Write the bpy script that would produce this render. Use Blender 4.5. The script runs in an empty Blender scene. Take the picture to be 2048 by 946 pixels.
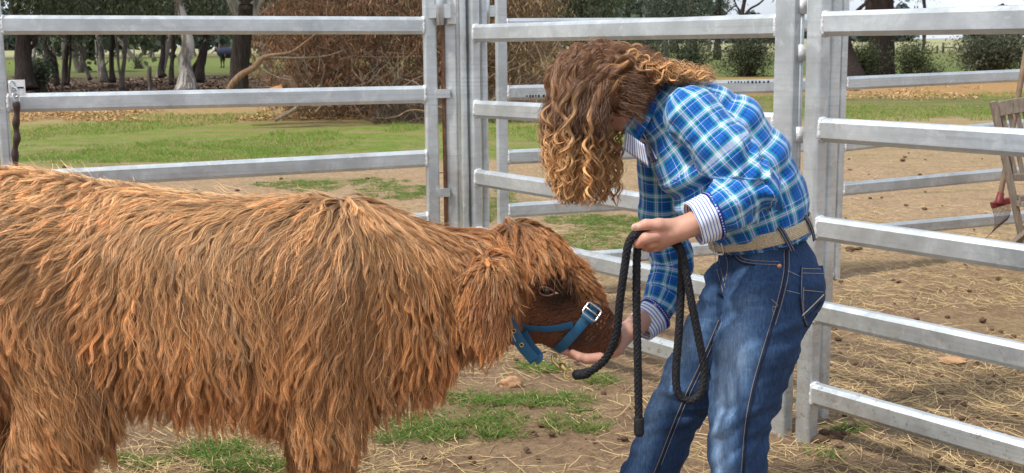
import bpy, bmesh, math, random
import numpy as np
from mathutils import Vector, Matrix
from mathutils.kdtree import KDTree

# ------------------------------------------------------------------ camera
FPX = 2400.0; PITCH = math.atan((473 - 84) / FPX); ROLL = 0.010; CAMZ = 1.5
_F = np.array([0, math.cos(PITCH), -math.sin(PITCH)])
_R0 = np.array([1., 0, 0]); _U0 = np.array([0, math.sin(PITCH), math.cos(PITCH)])
_R = _R0 * math.cos(ROLL) - _U0 * math.sin(ROLL); _U = _U0 * math.cos(ROLL) + _R0 * math.sin(ROLL)
CAM = np.array([0, 0, CAMZ])
sc = bpy.context.scene
cam_data = bpy.data.cameras.new('camera'); cam = bpy.data.objects.new('camera', cam_data)
sc.collection.objects.link(cam); sc.camera = cam
cam_data.sensor_width = 36; cam_data.sensor_fit = 'HORIZONTAL'; cam_data.lens = FPX / 2048 * 36
cam_data.clip_start = 0.05; cam_data.clip_end = 5000
M = Matrix.Identity(4)
for i in range(3):
    M[i][0] = _R[i]; M[i][1] = _U[i]; M[i][2] = -_F[i]; M[i][3] = CAM[i]
cam.matrix_world = M
cam_data.dof.use_dof = True; cam_data.dof.focus_distance = 3.7; cam_data.dof.aperture_fstop = 11
def ray(u, v): return _F + (u - 1024) / FPX * _R - (v - 473) / FPX * _U
def P(u, v, y):
    d = ray(u, v); return CAM + d * (y / d[1])
def Z(u, v, z=0.0):
    d = ray(u, v); return CAM + d * ((z - CAMZ) / d[2])

# ------------------------------------------------------------------ sky, sun, exposure
SUN_EL, SUN_AZ = 56, -122         # azimuth from +Y towards +X: the sun stands high, behind the camera to the left
wd = bpy.data.worlds.new('World'); sc.world = wd; wd.use_nodes = True
wn, wl = wd.node_tree.nodes, wd.node_tree.links
wn.clear()
w_out = wn.new('ShaderNodeOutputWorld'); w_bg = wn.new('ShaderNodeBackground')
w_sky = wn.new('ShaderNodeTexSky'); w_sky.sky_type = 'NISHITA'; w_sky.sun_disc = False
w_sky.sun_elevation = math.radians(SUN_EL)
w_sky.air_density = 1.0; w_sky.dust_density = 3.0; w_sky.ozone_density = 1.0
w_tc = wn.new('ShaderNodeTexCoord'); w_no = wn.new('ShaderNodeTexNoise'); w_no.inputs['Scale'].default_value = 3.2
w_no.inputs['Detail'].default_value = 7
w_mp = wn.new('ShaderNodeMapping'); w_mp.inputs['Scale'].default_value = (1, 1, 3.5)
w_rp = wn.new('ShaderNodeMapRange'); w_rp.inputs[1].default_value = 0.3; w_rp.inputs[2].default_value = 0.62
w_rp.inputs[3].default_value = 0.45; w_rp.inputs[4].default_value = 1.0
w_mx = wn.new('ShaderNodeMix'); w_mx.data_type = 'RGBA'; w_mx.inputs[7].default_value = (7.6, 8.2, 9.2, 1)
wl.new(w_tc.outputs['Generated'], w_mp.inputs[0]); wl.new(w_mp.outputs[0], w_no.inputs['Vector'])
wl.new(w_no.outputs['Fac'], w_rp.inputs[0]); wl.new(w_rp.outputs[0], w_mx.inputs[0])
wl.new(w_sky.outputs[0], w_mx.inputs[6]); wl.new(w_mx.outputs[2], w_bg.inputs[0])
w_bg.inputs[1].default_value = 0.105
wl.new(w_bg.outputs[0], w_out.inputs[0])
sun_d = bpy.data.lights.new('sun', 'SUN'); sun_d.energy = 3.1; sun_d.angle = math.radians(4); sun_d.color = (1, .95, .87)
sun = bpy.data.objects.new('sun', sun_d); sc.collection.objects.link(sun)
_az, _el = math.radians(SUN_AZ), math.radians(SUN_EL)
SUN_DIR = Vector((math.sin(_az) * math.cos(_el), math.cos(_az) * math.cos(_el), math.sin(_el)))
sun.rotation_euler = SUN_DIR.to_track_quat('Z', 'Y').to_euler(); sun.location = SUN_DIR * 40
w_sky.sun_rotation = _az
sc.view_settings.view_transform = 'Standard'; sc.view_settings.look = 'None'
sc.view_settings.gamma = 1; sc.view_settings.use_curve_mapping = False
sc.view_settings.exposure = 0.35
sc.cycles.use_denoising = True
try: sc.cycles.denoiser = 'OPENIMAGEDENOISE'
except Exception: pass
sc.cycles.max_bounces = 6; sc.cycles.transparent_max_bounces = 6
sc.cycles.use_adaptive_sampling = True; sc.cycles.adaptive_threshold = 0.015
try: sc.cycles_curves.subdivisions = 2
except Exception: pass

# ------------------------------------------------------------------ helpers
rng = np.random.default_rng(7); random.seed(7)
C = sc.collection
def link(name, data, parent=None, kind=None):
    o = bpy.data.objects.new(name, data); C.objects.link(o)
    if parent is not None: o.parent = parent
    if kind: o['kind'] = kind
    return o
def tag(o, label, cat, group=None, kind=None):
    o['label'] = label; o['category'] = cat
    if group: o['group'] = group
    if kind: o['kind'] = kind
    return o
def empty(name, loc, label, cat, group=None):
    o = bpy.data.objects.new(name, None); C.objects.link(o)
    o.empty_display_size = .1; o.location = loc
    bpy.context.view_layer.update()
    return tag(o, label, cat, group)
def put(o, parent):
    """parent o (built in world coordinates) keeping it where it is"""
    o.parent = parent; o.matrix_parent_inverse = Matrix.Translation(-Vector(parent.location)) if parent.type == 'EMPTY' else Matrix.Identity(4)
    return o
def mesh_obj(name, verts, faces, mat, parent=None, smooth=True, uv=None, attrs=None):
    me = bpy.data.meshes.new(name)
    V = np.asarray(verts, dtype=np.float64)
    me.from_pydata(V.tolist(), [], faces if isinstance(faces, list) else np.asarray(faces).tolist())
    if smooth: me.polygons.foreach_set('use_smooth', np.ones(len(me.polygons), dtype=bool))
    if attrs:
        for k, a in attrs.items():
            a = np.asarray(a, dtype=np.float32)
            if a.ndim == 1:
                at = me.attributes.new(k, 'FLOAT', 'POINT'); at.data.foreach_set('value', a)
            elif a.shape[1] == 3:
                at = me.attributes.new(k, 'FLOAT_VECTOR', 'POINT'); at.data.foreach_set('vector', a.ravel())
    if uv is not None:
        l = me.uv_layers.new(name='UVMap'); l.data.foreach_set('uv', np.asarray(uv, dtype=np.float32).ravel())
    me.update()
    if isinstance(mat, (list, tuple)):
        for m in mat: me.materials.append(m)
    elif mat: me.materials.append(mat)
    o = bpy.data.objects.new(name, me); C.objects.link(o)
    if parent is not None: put(o, parent)
    return o
class MB:
    def __init__(s): s.v = []; s.f = []; s.n = 0
    def add(s, v, f):
        v = np.asarray(v, dtype=float); s.v.append(v); s.f += [[i + s.n for i in q] for q in f]; s.n += len(v)
    def box(s, lo, hi, M=None):
        x0, y0, z0 = lo; x1, y1, z1 = hi
        v = np.array([[x0,y0,z0],[x1,y0,z0],[x1,y1,z0],[x0,y1,z0],[x0,y0,z1],[x1,y0,z1],[x1,y1,z1],[x0,y1,z1]], float)
        if M is not None: v = np.array([list(M @ Vector(p)) for p in v])
        s.add(v, [[0,3,2,1],[4,5,6,7],[0,1,5,4],[1,2,6,5],[2,3,7,6],[3,0,4,7]])
    def tube(s, pts, rad, n=10, cap=True, up=None):
        v, f = tube_geo(pts, rad, n, cap, up); s.add(v, f)
    def prism(s, a, b, prof, up=(0,0,1), cap=True):
        """profile prof (list of (side, up)) swept from a to b"""
        a = np.array(a, float); b = np.array(b, float); t = b - a; t /= np.linalg.norm(t)
        upv = np.array(up, float); sd = np.cross(t, upv); sd /= np.linalg.norm(sd); upv = np.cross(sd, t)
        n = len(prof); v = [a + p[0]*sd + p[1]*upv for p in prof] + [b + p[0]*sd + p[1]*upv for p in prof]
        f = [[i, (i+1) % n, n + (i+1) % n, n + i] for i in range(n)]
        if cap: f += [list(range(n))[::-1], list(range(n, 2*n))]
        s.add(v, f)
    def build(s, name, mat, parent=None, smooth=False):
        return mesh_obj(name, np.concatenate(s.v), s.f, mat, parent, smooth)
def frames(pts, up=None):
    pts = np.asarray(pts, float); T = np.gradient(pts, axis=0); T /= np.linalg.norm(T, axis=1)[:, None] + 1e-12
    u = np.array(up, float) if up is not None else (np.array([0, 0, 1.]) if abs(T[0][2]) < .9 else np.array([0, 1., 0]))
    N = []; n = np.cross(np.cross(T[0], u), T[0])
    for t in T:
        n = n - (n @ t) * t; n /= np.linalg.norm(n) + 1e-12; N.append(n.copy())
    N = np.array(N); B = np.cross(T, N); return T, N, B
def tube_geo(pts, rad, n=10, cap=True, up=None, flat=1.0):
    pts = np.asarray(pts, float); m = len(pts); rad = np.broadcast_to(np.asarray(rad, float), (m,)) if np.ndim(rad) < 2 else rad
    T, N, B = frames(pts, up); a = np.linspace(0, 2*np.pi, n, endpoint=False)
    r = rad[:, None] if np.ndim(rad) == 1 else rad
    V = pts[:, None, :] + r[..., None] * (np.cos(a)[None, :, None]*N[:, None, :] + flat*np.sin(a)[None, :, None]*B[:, None, :])
    V = V.reshape(-1, 3); i = np.arange(m-1)[:, None]*n; j = np.arange(n)[None]; k = (j+1) % n
    F = np.stack([i+j, i+k, i+n+k, i+n+j], -1).reshape(-1, 4).tolist()
    if cap: F += [list(range(n))[::-1], list(range((m-1)*n, m*n))]
    return V, F
def spline(pts, n=60):
    """Catmull-Rom through pts (any dimension), n samples, roughly even"""
    p = np.asarray(pts, float); p = np.vstack([2*p[0]-p[1], p, 2*p[-1]-p[-2]])
    d = np.linalg.norm(np.diff(p[:, :3], axis=0), axis=1)[1:-1]; s = np.concatenate([[0], np.cumsum(d)]); s /= s[-1]
    t = np.linspace(0, 1, n); k = np.clip(np.searchsorted(s, t, side='right')-1, 0, len(s)-2)
    f = ((t - s[k])/(s[k+1]-s[k]+1e-12))[:, None]
    a, b, c, e = p[k], p[k+1], p[k+2], p[k+3]
    return .5*((2*b) + (-a+c)*f + (2*a-5*b+4*c-e)*f*f + (-a+3*b-3*c+e)*f**3)
def _hash(i, j, k, seed):
    h = (i.astype(np.int64)*374761393 + j.astype(np.int64)*668265263 + k.astype(np.int64)*2147483647 + seed*1274126177) & 0xffffffff
    h = ((h ^ (h >> 13))*1274126177) & 0xffffffff; h = h ^ (h >> 16); return (h & 0xffff)/65535.0*2-1
def vnoise(p, seed=0):
    p = np.asarray(p, float); i = np.floor(p); f = p - i; i = i.astype(np.int64); w = f*f*(3-2*f); r = 0
    for dx in (0, 1):
        for dy in (0, 1):
            for dz in (0, 1):
                wt = (w[..., 0] if dx else 1-w[..., 0])*(w[..., 1] if dy else 1-w[..., 1])*(w[..., 2] if dz else 1-w[..., 2])
                r = r + wt*_hash(i[..., 0]+dx, i[..., 1]+dy, i[..., 2]+dz, seed)
    return r
def fbm(p, o=3, seed=0):
    return sum(vnoise(np.asarray(p)*2**k, seed+k)*.5**k for k in range(o))
def curves_obj(name, pos, rad, mat, col=None, parent=None):
    """pos (n,k,3) strands, rad (n,k)|(k,), col (n,k,3)"""
    n, k, _ = pos.shape; hc = bpy.data.hair_curves.new(name)
    hc.add_curves([k]*n)
    hc.attributes['position'].data.foreach_set('vector', pos.astype(np.float32).ravel())
    a = hc.attributes.get('radius') or hc.attributes.new('radius', 'FLOAT', 'POINT')
    a.data.foreach_set('value', np.broadcast_to(rad, (n, k)).astype(np.float32).ravel())
    if col is not None:
        a = hc.attributes.new('tint', 'FLOAT_VECTOR', 'POINT'); a.data.foreach_set('vector', np.broadcast_to(col, (n, k, 3)).astype(np.float32).ravel())
    hc.materials.append(mat)
    o = bpy.data.objects.new(name, hc); C.objects.link(o)
    if parent is not None: put(o, parent)
    return o

# ------------------------------------------------------------------ materials
class NT:
    def __init__(s, name):
        s.m = bpy.data.materials.new(name); s.m.use_nodes = True; s.t = s.m.node_tree; s.t.nodes.clear()
        s.out = s.t.nodes.new('ShaderNodeOutputMaterial'); s.b = s.t.nodes.new('ShaderNodeBsdfPrincipled')
        s.t.links.new(s.b.outputs[0], s.out.inputs[0])
    def n(s, t, **k):
        o = s.t.nodes.new('ShaderNode' + t)
        for a, b in k.items(): setattr(o, a, b)
        return o
    def L(s, a, b): s.t.links.new(a, b)
    def S(s, node, inp, val):
        if hasattr(val, 'is_linked') or hasattr(val, 'links'): s.L(val, node.inputs[inp])
        else: node.inputs[inp].default_value = val
    def pos(s): return s.n('NewGeometry').outputs['Position']
    def obj(s): return s.n('TexCoord').outputs['Object']
    def uv(s): return s.n('TexCoord').outputs['UV']
    def mapv(s, vec, scale=(1,1,1), rot=(0,0,0), loc=(0,0,0)):
        m = s.n('Mapping'); s.L(vec, m.inputs[0]); m.inputs['Scale'].default_value = scale; m.inputs['Rotation'].default_value = rot; m.inputs['Location'].default_value = loc; return m.outputs[0]
    def noise(s, vec, scale=5, detail=4, rough=.5, dist=0):
        m = s.n('TexNoise'); s.L(vec, m.inputs['Vector']); m.inputs['Scale'].default_value = scale; m.inputs['Detail'].default_value = detail
        m.inputs['Roughness'].default_value = rough; m.inputs['Distortion'].default_value = dist; return m.outputs['Fac']
    def vor(s, vec, scale=5, feature='F1', out='Distance'):
        m = s.n('TexVoronoi', feature=feature); s.L(vec, m.inputs['Vector']); m.inputs['Scale'].default_value = scale; return m.outputs[out]
    def ramp(s, fac, stops, interp='LINEAR'):
        m = s.n('ValToRGB'); s.L(fac, m.inputs[0]); e = m.color_ramp; e.interpolation = interp
        while len(e.elements) < len(stops): e.elements.new(1)
        for el, (p, c) in zip(e.elements, stops):
            el.position = p; el.color = (c, c, c, 1) if np.isscalar(c) else (*c, 1)
        return m.outputs[0]
    def math(s, op, a, b=0., c=0., clamp=False):
        m = s.n('Math', operation=op, use_clamp=clamp)
        s.S(m, 0, a); s.S(m, 1, b); s.S(m, 2, c); return m.outputs[0]
    def mix(s, fac, a, b, mode='MIX'):
        m = s.n('Mix', data_type='RGBA', blend_type=mode)
        s.S(m, 0, fac)
        for i, x in ((6, a), (7, b)):
            if isinstance(x, tuple): m.inputs[i].default_value = (*x, 1) if len(x) == 3 else x
            else: s.L(x, m.inputs[i])
        return m.outputs[2]
    def rangem(s, x, a, b, c=0., d=1.):
        m = s.n('MapRange'); s.L(x, m.inputs[0]); m.inputs[1].default_value = a; m.inputs[2].default_value = b; m.inputs[3].default_value = c; m.inputs[4].default_value = d; return m.outputs[0]
    def bump(s, h, strength=.3, dist=.01, normal=None):
        m = s.n('Bump'); m.inputs['Strength'].default_value = strength; m.inputs['Distance'].default_value = dist; s.L(h, m.inputs['Height'])
        if normal is not None: s.L(normal, m.inputs['Normal'])
        return m.outputs[0]
    def fin(s, color=None, rough=.6, metal=0., normal=None, spec=.4, **kw):
        if color is not None: s.S(s.b, 'Base Color', (*color, 1) if isinstance(color, tuple) and len(color) == 3 else color)
        s.S(s.b, 'Roughness', rough); s.S(s.b, 'Metallic', metal); s.S(s.b, 'Specular IOR Level', spec)
        if normal is not None: s.L(normal, s.b.inputs['Normal'])
        for k, v in kw.items(): s.S(s.b, k, v)
        return s.m
def simple(name, col, rough=.6, metal=0., spec=.4, var=.25, scale=20, bump=.1):
    t = NT(name); p = t.obj(); n = t.noise(p, scale, 5, .6)
    c = t.mix(t.rangem(n, .3, .7), tuple(x*(1-var) for x in col), tuple(min(1, x*(1+var)) for x in col))
    return t.fin(c, rough, metal, t.bump(n, bump, .005), spec)
def attr_mat(name, rough=.5, spec=.3, transl=0.0, attr='tint'):
    t = NT(name); a = t.n('Attribute', attribute_name=attr)
    t.L(a.outputs['Vector'], t.b.inputs['Base Color']); t.S(t.b, 'Roughness', rough); t.S(t.b, 'Specular IOR Level', spec)
    if transl:
        tr = t.n('BsdfTranslucent'); t.L(a.outputs['Vector'], tr.inputs[0]); mx = t.n('MixShader'); mx.inputs[0].default_value = transl
        t.L(t.b.outputs[0], mx.inputs[1]); t.L(tr.outputs[0], mx.inputs[2]); t.L(mx.outputs[0], t.out.inputs[0])
    return t.m
# ------------------------------------------------------------------ implicit surfaces (bodies, clothes)
def smin(a, b, k):
    h = np.clip(.5+.5*(b-a)/k, 0, 1); return b*(1-h)+a*h-k*h*(1-h)
def cone_d(p, a, b, ra, rb, lat=None, s=1.0):
    """round cone from a to b; s = how much wider it is along the lateral direction lat"""
    a = np.asarray(a, float); b = np.asarray(b, float)
    if lat is not None:
        lat = np.asarray(lat, float); lat = lat/np.linalg.norm(lat); q = p-a; p = a+q-np.outer(q@lat, lat)*(1-1/s)
        ba = b-a; b = a+ba-(ba@lat)*lat*(1-1/s)
    pa = p-a; ba = b-a; h = np.clip((pa@ba)/(ba@ba+1e-12), 0, 1)
    return np.linalg.norm(pa-h[:, None]*ba, axis=1)-(ra+(rb-ra)*h), h
def ell_d(p, c, r, rot=None):
    q = p-np.asarray(c, float)
    if rot is not None: q = q@rot
    r = np.asarray(r, float); k0 = np.linalg.norm(q/r, axis=1); k1 = np.linalg.norm(q/(r*r), axis=1)+1e-9; return k0*(k0-1)/k1
class Body:
    def __init__(s, k=.03): s.prims = []; s.k = k
    def cone(s, a, b, ra, rb, lat=None, w=1., k=None, neg=False): s.prims.append(('c', a, b, ra, rb, lat, w, k, neg)); return s
    def chain(s, pts, rads, lat=None, w=1., k=None):
        for i in range(len(pts)-1): s.cone(pts[i], pts[i+1], rads[i], rads[i+1], lat, w, k)
        return s
    def ell(s, c, r, rot=None, k=None, neg=False): s.prims.append(('e', c, r, rot, k, neg)); return s
    def fn(s, f, k=None): s.prims.append(('f', f, k)); return s
    def __call__(s, p):
        d = None
        for q in s.prims:
            neg = False
            if q[0] == 'c': e = cone_d(p, q[1], q[2], q[3], q[4], q[5], q[6])[0]; k = q[7]; neg = q[8]
            elif q[0] == 'e': e = ell_d(p, q[1], q[2], q[3]); k = q[4]; neg = q[5]
            else: e = q[1](p); k = q[2]
            k = k or s.k
            if d is None: d = e
            elif neg: d = -smin(-d, e, k)
            else: d = smin(d, e, k)
        return d
    def grad(s, p, e=.002):
        g = np.stack([s(p+np.eye(3)[i]*e)-s(p-np.eye(3)[i]*e) for i in range(3)], -1); return g/(np.linalg.norm(g, axis=1)[:, None]+1e-9)
def surface(f, lo, hi, h):
    """triangulate f = 0 in the box lo..hi at voxel size h (vectorised surface nets)"""
    lo = np.asarray(lo, float); n = np.ceil((np.asarray(hi, float)-lo)/h).astype(int)+1
    g = [lo[i]+h*np.arange(n[i]) for i in range(3)]
    G = np.stack(np.meshgrid(*g, indexing='ij'), -1).reshape(-1, 3)
    D = np.concatenate([f(G[i:i+400000]) for i in range(0, len(G), 400000)]).reshape(n)
    S = D < 0; nc = n-1
    acc = np.zeros((*nc, 3)); cnt = np.zeros(nc)
    cor = [(i, j, k) for i in (0, 1) for j in (0, 1) for k in (0, 1)]
    base = np.stack(np.meshgrid(*[np.arange(c) for c in nc], indexing='ij'), -1)
    sl = lambda c: tuple(slice(c[i], c[i]+nc[i]) for i in range(3))
    for c in cor:
        for ax in range(3):
            if c[ax]: continue
            e = list(c); e[ax] = 1; a, b = D[sl(c)], D[sl(tuple(e))]; m = (a < 0) != (b < 0)
            t = np.where(m, a/np.where(m, a-b, 1), 0); pt = np.array(c, float)+np.zeros((*nc, 3)); pt[..., ax] += t
            acc += pt*m[..., None]; cnt += m
    act = cnt > 0; idx = -np.ones(nc, int); idx[act] = np.arange(act.sum())
    V = lo+h*(base[act]+acc[act]/cnt[act][:, None])
    F = []
    for ax in range(3):
        o1, o2 = (ax+1) % 3, (ax+2) % 3
        a = [slice(1, nc[i]) for i in range(3)]; a[ax] = slice(0, nc[ax]); b = list(a); b[ax] = slice(1, nc[ax]+1)
        s0, s1 = S[tuple(a)], S[tuple(b)]
        def cell(d1, d2):
            q = [None]*3; q[ax] = slice(0, nc[ax]); q[o1] = slice(1-d1, nc[o1]-d1); q[o2] = slice(1-d2, nc[o2]-d2); return idx[tuple(q)]
        c00, c10, c11, c01 = cell(0, 0), cell(1, 0), cell(1, 1), cell(0, 1)
        m = s0 & ~s1; F.append(np.stack([c00[m], c10[m], c11[m], c01[m]], -1))
        m = ~s0 & s1; F.append(np.stack([c00[m], c01[m], c11[m], c10[m]], -1))
    return V, np.concatenate(F)
def relax(V, F, it=2, lam=.5):
    for _ in range(it):
        acc = np.zeros_like(V); cnt = np.zeros(len(V))
        for a in range(4):
            np.add.at(acc, F[:, a], V[F[:, (a+1) % 4]]); np.add.at(cnt, F[:, a], 1)
            np.add.at(acc, F[:, (a+1) % 4], V[F[:, a]]); np.add.at(cnt, F[:, (a+1) % 4], 1)
        V = V+lam*(acc/cnt[:, None]-V)
    return V

def hit_many(f, uv, y0):
    """first points where the sight lines through photo pixels uv meet f = 0; misses give the closest approach"""
    uv = np.asarray(uv, float)[:, :2]; D = np.array([ray(a, b) for a, b in uv]); Q = CAM+D*(y0/D[:, 1])[:, None]; D /= np.linalg.norm(D, axis=1)[:, None]
    best = np.full(len(Q), 9.); BQ = Q.copy(); live = np.ones(len(Q), bool); run = np.zeros(len(Q))
    for _ in range(90):
        if not live.any(): break
        s = f(Q[live]); i = np.where(live)[0]; b = s < best[i]; best[i[b]] = s[b]; BQ[i[b]] = Q[i[b]]
        done = (s < .0007) | (run[i] > .9); st_ = np.maximum(s, .0008)*.65; run[i] += st_; Q[i] += D[i]*st_[:, None]; live[i[done]] = False
    return BQ
# ------------------------------------------------------------------ ground
def graded(a, b, n, c, s):
    """samples of [a,b], dense near c (spacing s there)"""
    t = np.linspace(-1, 1, n); k = np.where(t < 0, c-a, b-c)
    g = 5.0 + np.log10(max(abs(a-c), abs(b-c)))*1.2
    return c + np.sign(t)*k*(np.expm1(g*np.abs(t))/np.expm1(g))
def ground_h(x, y):
    near = np.clip((30-np.hypot(x, y-6))/20, 0, 1)
    p = np.stack([x, y, 0*x], -1)
    return near*(0.010*fbm(p*2.3, 3, 3) + 0.006*fbm(p*13, 2, 9))-0.004
gx = np.unique(np.concatenate([np.linspace(-3.2, 4.2, 300), np.sign(t_ := np.linspace(-1, 1, 160))*(3.0+800*np.abs(t_)**4)]))
gy = np.unique(np.concatenate([np.linspace(2.2, 10, 300), 10+1500*np.linspace(0, 1, 120)**4, 2.2-120*np.linspace(0, 1, 24)**3]))
X, Y = np.meshgrid(gx, gy); Hh = ground_h(X, Y); n_, m_ = len(gx), len(gy)
i_, j_ = np.meshgrid(np.arange(n_-1), np.arange(m_-1)); q_ = (j_*n_+i_).ravel()
F_ = np.stack([q_, q_+1, q_+n_+1, q_+n_], -1)
t = NT('ground'); p = t.pos(); sx = t.n('SeparateXYZ'); t.L(p, sx.inputs[0]); gX, gY = sx.outputs[0], sx.outputs[1]
nz = t.noise(p, .22, 5, .65); nz2 = t.noise(t.mapv(p, (.5, 1, 1)), 1.1, 5, .65, .6)
amp = t.math('MULTIPLY', gY, .34)
yw = t.math('ADD', gY, t.math('MULTIPLY', t.math('SUBTRACT', nz, .5), amp))
yw = t.math('ADD', yw, t.math('MULTIPLY', t.math('SUBTRACT', nz2, .5), t.math('MULTIPLY', gY, .22)))
s_ = t.math('DIVIDE', 3.6, t.math('MAXIMUM', yw, 1.0))
pale = (.36, .36, .2); green = (.16, .29, .035); olive = (.15, .16, .055); litter = (.085, .06, .045); tanl = (.36, .235, .125)
dirt = (.44, .315, .20); brown = (.31, .21, .135)
Lr = t.ramp(s_, [(0, pale), (.018, pale), (.022, (.12, .12, .06)), (.028, (.17, .21, .06)), (.05, (.15, .19, .055)), (.058, (.13, .125, .06)), (.068, litter), (.102, litter), (.108, (.24, .17, .09)), (.116, (.44, .29, .14)), (.148, (.44, .31, .15)), (.162, (.2, .28, .05)), (.222, (.125, .23, .03)), (.236, dirt), (.45, dirt), (.53, brown), (1, brown)])
Rr = t.ramp(s_, [(0, pale), (.022, pale), (.028, (.2, .21, .08)), (.032, (.17, .2, .07)), (.07, (.13, .17, .05)), (.08, (.46, .29, .13)), (.108, (.42, .26, .12)), (.118, olive), (.15, (.16, .2, .05)), (.165, dirt), (.40, dirt), (.52, (.33, .225, .135)), (1, (.29, .19, .115))])
side = t.rangem(t.math('ADD', gX, t.math('MULTIPLY', nz, 3.)), 3.2, 4.4)
base = t.mix(side, Lr, Rr)
# patches: bare soil in the grass, greens in the soil, scattered dead leaves
pt = t.noise(t.mapv(p, (.45, 1, 1)), 1.6, 6, .7, .8)
gzone = t.math('MULTIPLY', t.rangem(s_, .1, .16), t.rangem(s_, .26, .21), clamp=True)
mot = t.noise(t.mapv(p, (.6, 1, 1)), 7, 5, .75, .4); base = t.mix(t.math('MULTIPLY', t.rangem(mot, .5, .62), t.math('MULTIPLY', gzone, .5)), base, (.42, .36, .15))
base = t.mix(t.math('MULTIPLY', t.rangem(pt, .44, .60), t.math('MULTIPLY', gzone, .9)), base, (.33, .27, .13))
dzone = t.math('MULTIPLY', t.rangem(s_, .22, .3), t.rangem(s_, .6, .42), clamp=True)
grn = t.noise(t.mapv(p, (.8, 1, 1), loc=(7, 3, 0)), .9, 6, .72, .5)
base = t.mix(t.math('MULTIPLY', t.rangem(grn, .55, .66), t.math('MULTIPLY', dzone, .7)), base, (.14, .19, .05))
fine = t.noise(p, 26, 6, .75); mid = t.noise(p, 4.5, 5, .7, .4); cl = t.noise(p, 130, 3, .7)
base = t.mix(t.rangem(fine, .38, .66), t.mix(1, base, (.62, .6, .58), 'MULTIPLY'), t.mix(1, base, (1.22, 1.2, 1.16), 'MULTIPLY'))
base = t.mix(t.math('MULTIPLY', t.rangem(mid, .5, .72), .55), base, t.mix(1, base, (.55, .5, .46), 'MULTIPLY'))
near = t.rangem(gY, 12, 7)
straw = t.noise(t.mapv(p, (1.2, 2.2, 1), loc=(3, 9, 0)), 1.6, 6, .7, 1.)
sfine = t.noise(t.mapv(p, (14, 60, 1), rot=(0, 0, .3)), 3, 4, .8, 2.0)
base = t.mix(t.math('MULTIPLY', t.math('MULTIPLY', t.rangem(straw, .47, .62), t.rangem(sfine, .42, .6)), t.math('MULTIPLY', near, .75)), base, (.42, .32, .17))
dark = t.noise(t.mapv(p, (.7, 1.3, 1), loc=(1, 5, 0)), 2.3, 5, .7, .6)
base = t.mix(t.math('MULTIPLY', t.rangem(dark, .58, .7), t.math('MULTIPLY', near, .6)), base, (.09, .06, .042))
h = t.math('ADD', t.math('MULTIPLY', fine, 1.), t.math('ADD', t.math('MULTIPLY', mid, 2.), t.math('MULTIPLY', cl, .35)))
gmat = t.fin(base, .95, 0, t.bump(h, .9, .03), .12)
g = mesh_obj('ground', np.stack([X.ravel(), Y.ravel(), Hh.ravel()], -1), F_, gmat); g['kind'] = 'structure'

# straw lying about, and short grass tufts, as single scattered masses
def scatter_strands(n, fn):
    out = []
    while len(out) < n:
        x, y = fn()
        out.append((x, y))
    return np.array(out)
straw_mat = attr_mat('straw_mat', .6, .3)
def straw_fn():
    while 1:
        v = 84 + rng.uniform(330, 1000) if rng.random() < .75 else 84+rng.uniform(240, 420)
        u = rng.uniform(-100, 2150); q = Z(u, v)
        d = vnoise(np.array([[q[0]*1.1+4, q[1]*1.6, 0.]]), 5)[0] + (.25 if q[0] > 1.2 and q[1] > 5 else 0)
        if rng.random() < .35 + .8*d: return q[0], q[1]
N = 25000
xy = scatter_strands(N, straw_fn); K = 6
ang = rng.uniform(0, np.pi, N); ln = np.minimum(rng.gamma(2.2, .035, N), .3); cv = rng.normal(0, .55, N)
tt = np.linspace(-.5, .5, K); th = ang[:, None] + cv[:, None]*tt[None]
step = ln[:, None]/(K-1); dx = np.cumsum(np.cos(th)*step, 1); dy = np.cumsum(np.sin(th)*step, 1)
x = xy[:, :1]+dx; y = xy[:, 1:]+dy; lift = rng.uniform(.001, .012, N)[:, None]*(1+2*rng.random((N, 1))*(tt[None]+.5))
z = ground_h(x, y)+lift
tone = rng.uniform(.55, 1.15, N)[:, None, None]; cols = np.array([[.70, .53, .27]])*tone
cols = np.where((rng.random(N) < .2)[:, None, None], np.array([.3, .2, .12])*tone, cols)
st = curves_obj('straw', np.stack([x, y, z], -1), rng.uniform(.0004, .0013, (N, 1)), straw_mat, cols); tag(st, 'pale dry straw strewn over the brown yard dirt', 'straw', kind='stuff')

grass_mat = attr_mat('grass_mat', .5, .3, .3)
def tufts(spec):
    """spec: list of (u, v, ru, rv, n, h) ellipses in which tufts of blades stand on the ground"""
    pos, col = [], []
    for u, v, ru, rv, n, hgt in spec:
        for _ in range(n):
            a, r = rng.uniform(0, 6.283), math.sqrt(rng.random())
            q = Z(u+ru*r*math.cos(a), v+rv*r*math.sin(a))
            nb = rng.integers(12, 26)
            for _ in range(nb):
                b = rng.normal(0, .016, 2); hh = hgt*rng.uniform(.4, 1.2); ln = rng.normal(0, .55, 2)*hh
                s = np.linspace(0, 1, 4)[:, None]
                base = np.array([q[0]+b[0], q[1]+b[1], -.004])
                pos.append(base + s*np.array([[b[0]*1.2, b[1]*1.2, hh]]) + s**2*np.array([[ln[0], ln[1], -hh*.25]]))
                k = rng.uniform(.6, 1.25); c = np.array([.12, .24, .035]) if rng.random() < .7 else np.array([.36, .32, .13])
                col.append(np.repeat((c*k)[None], 4, 0))
    return np.array(pos), np.array(col)
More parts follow.
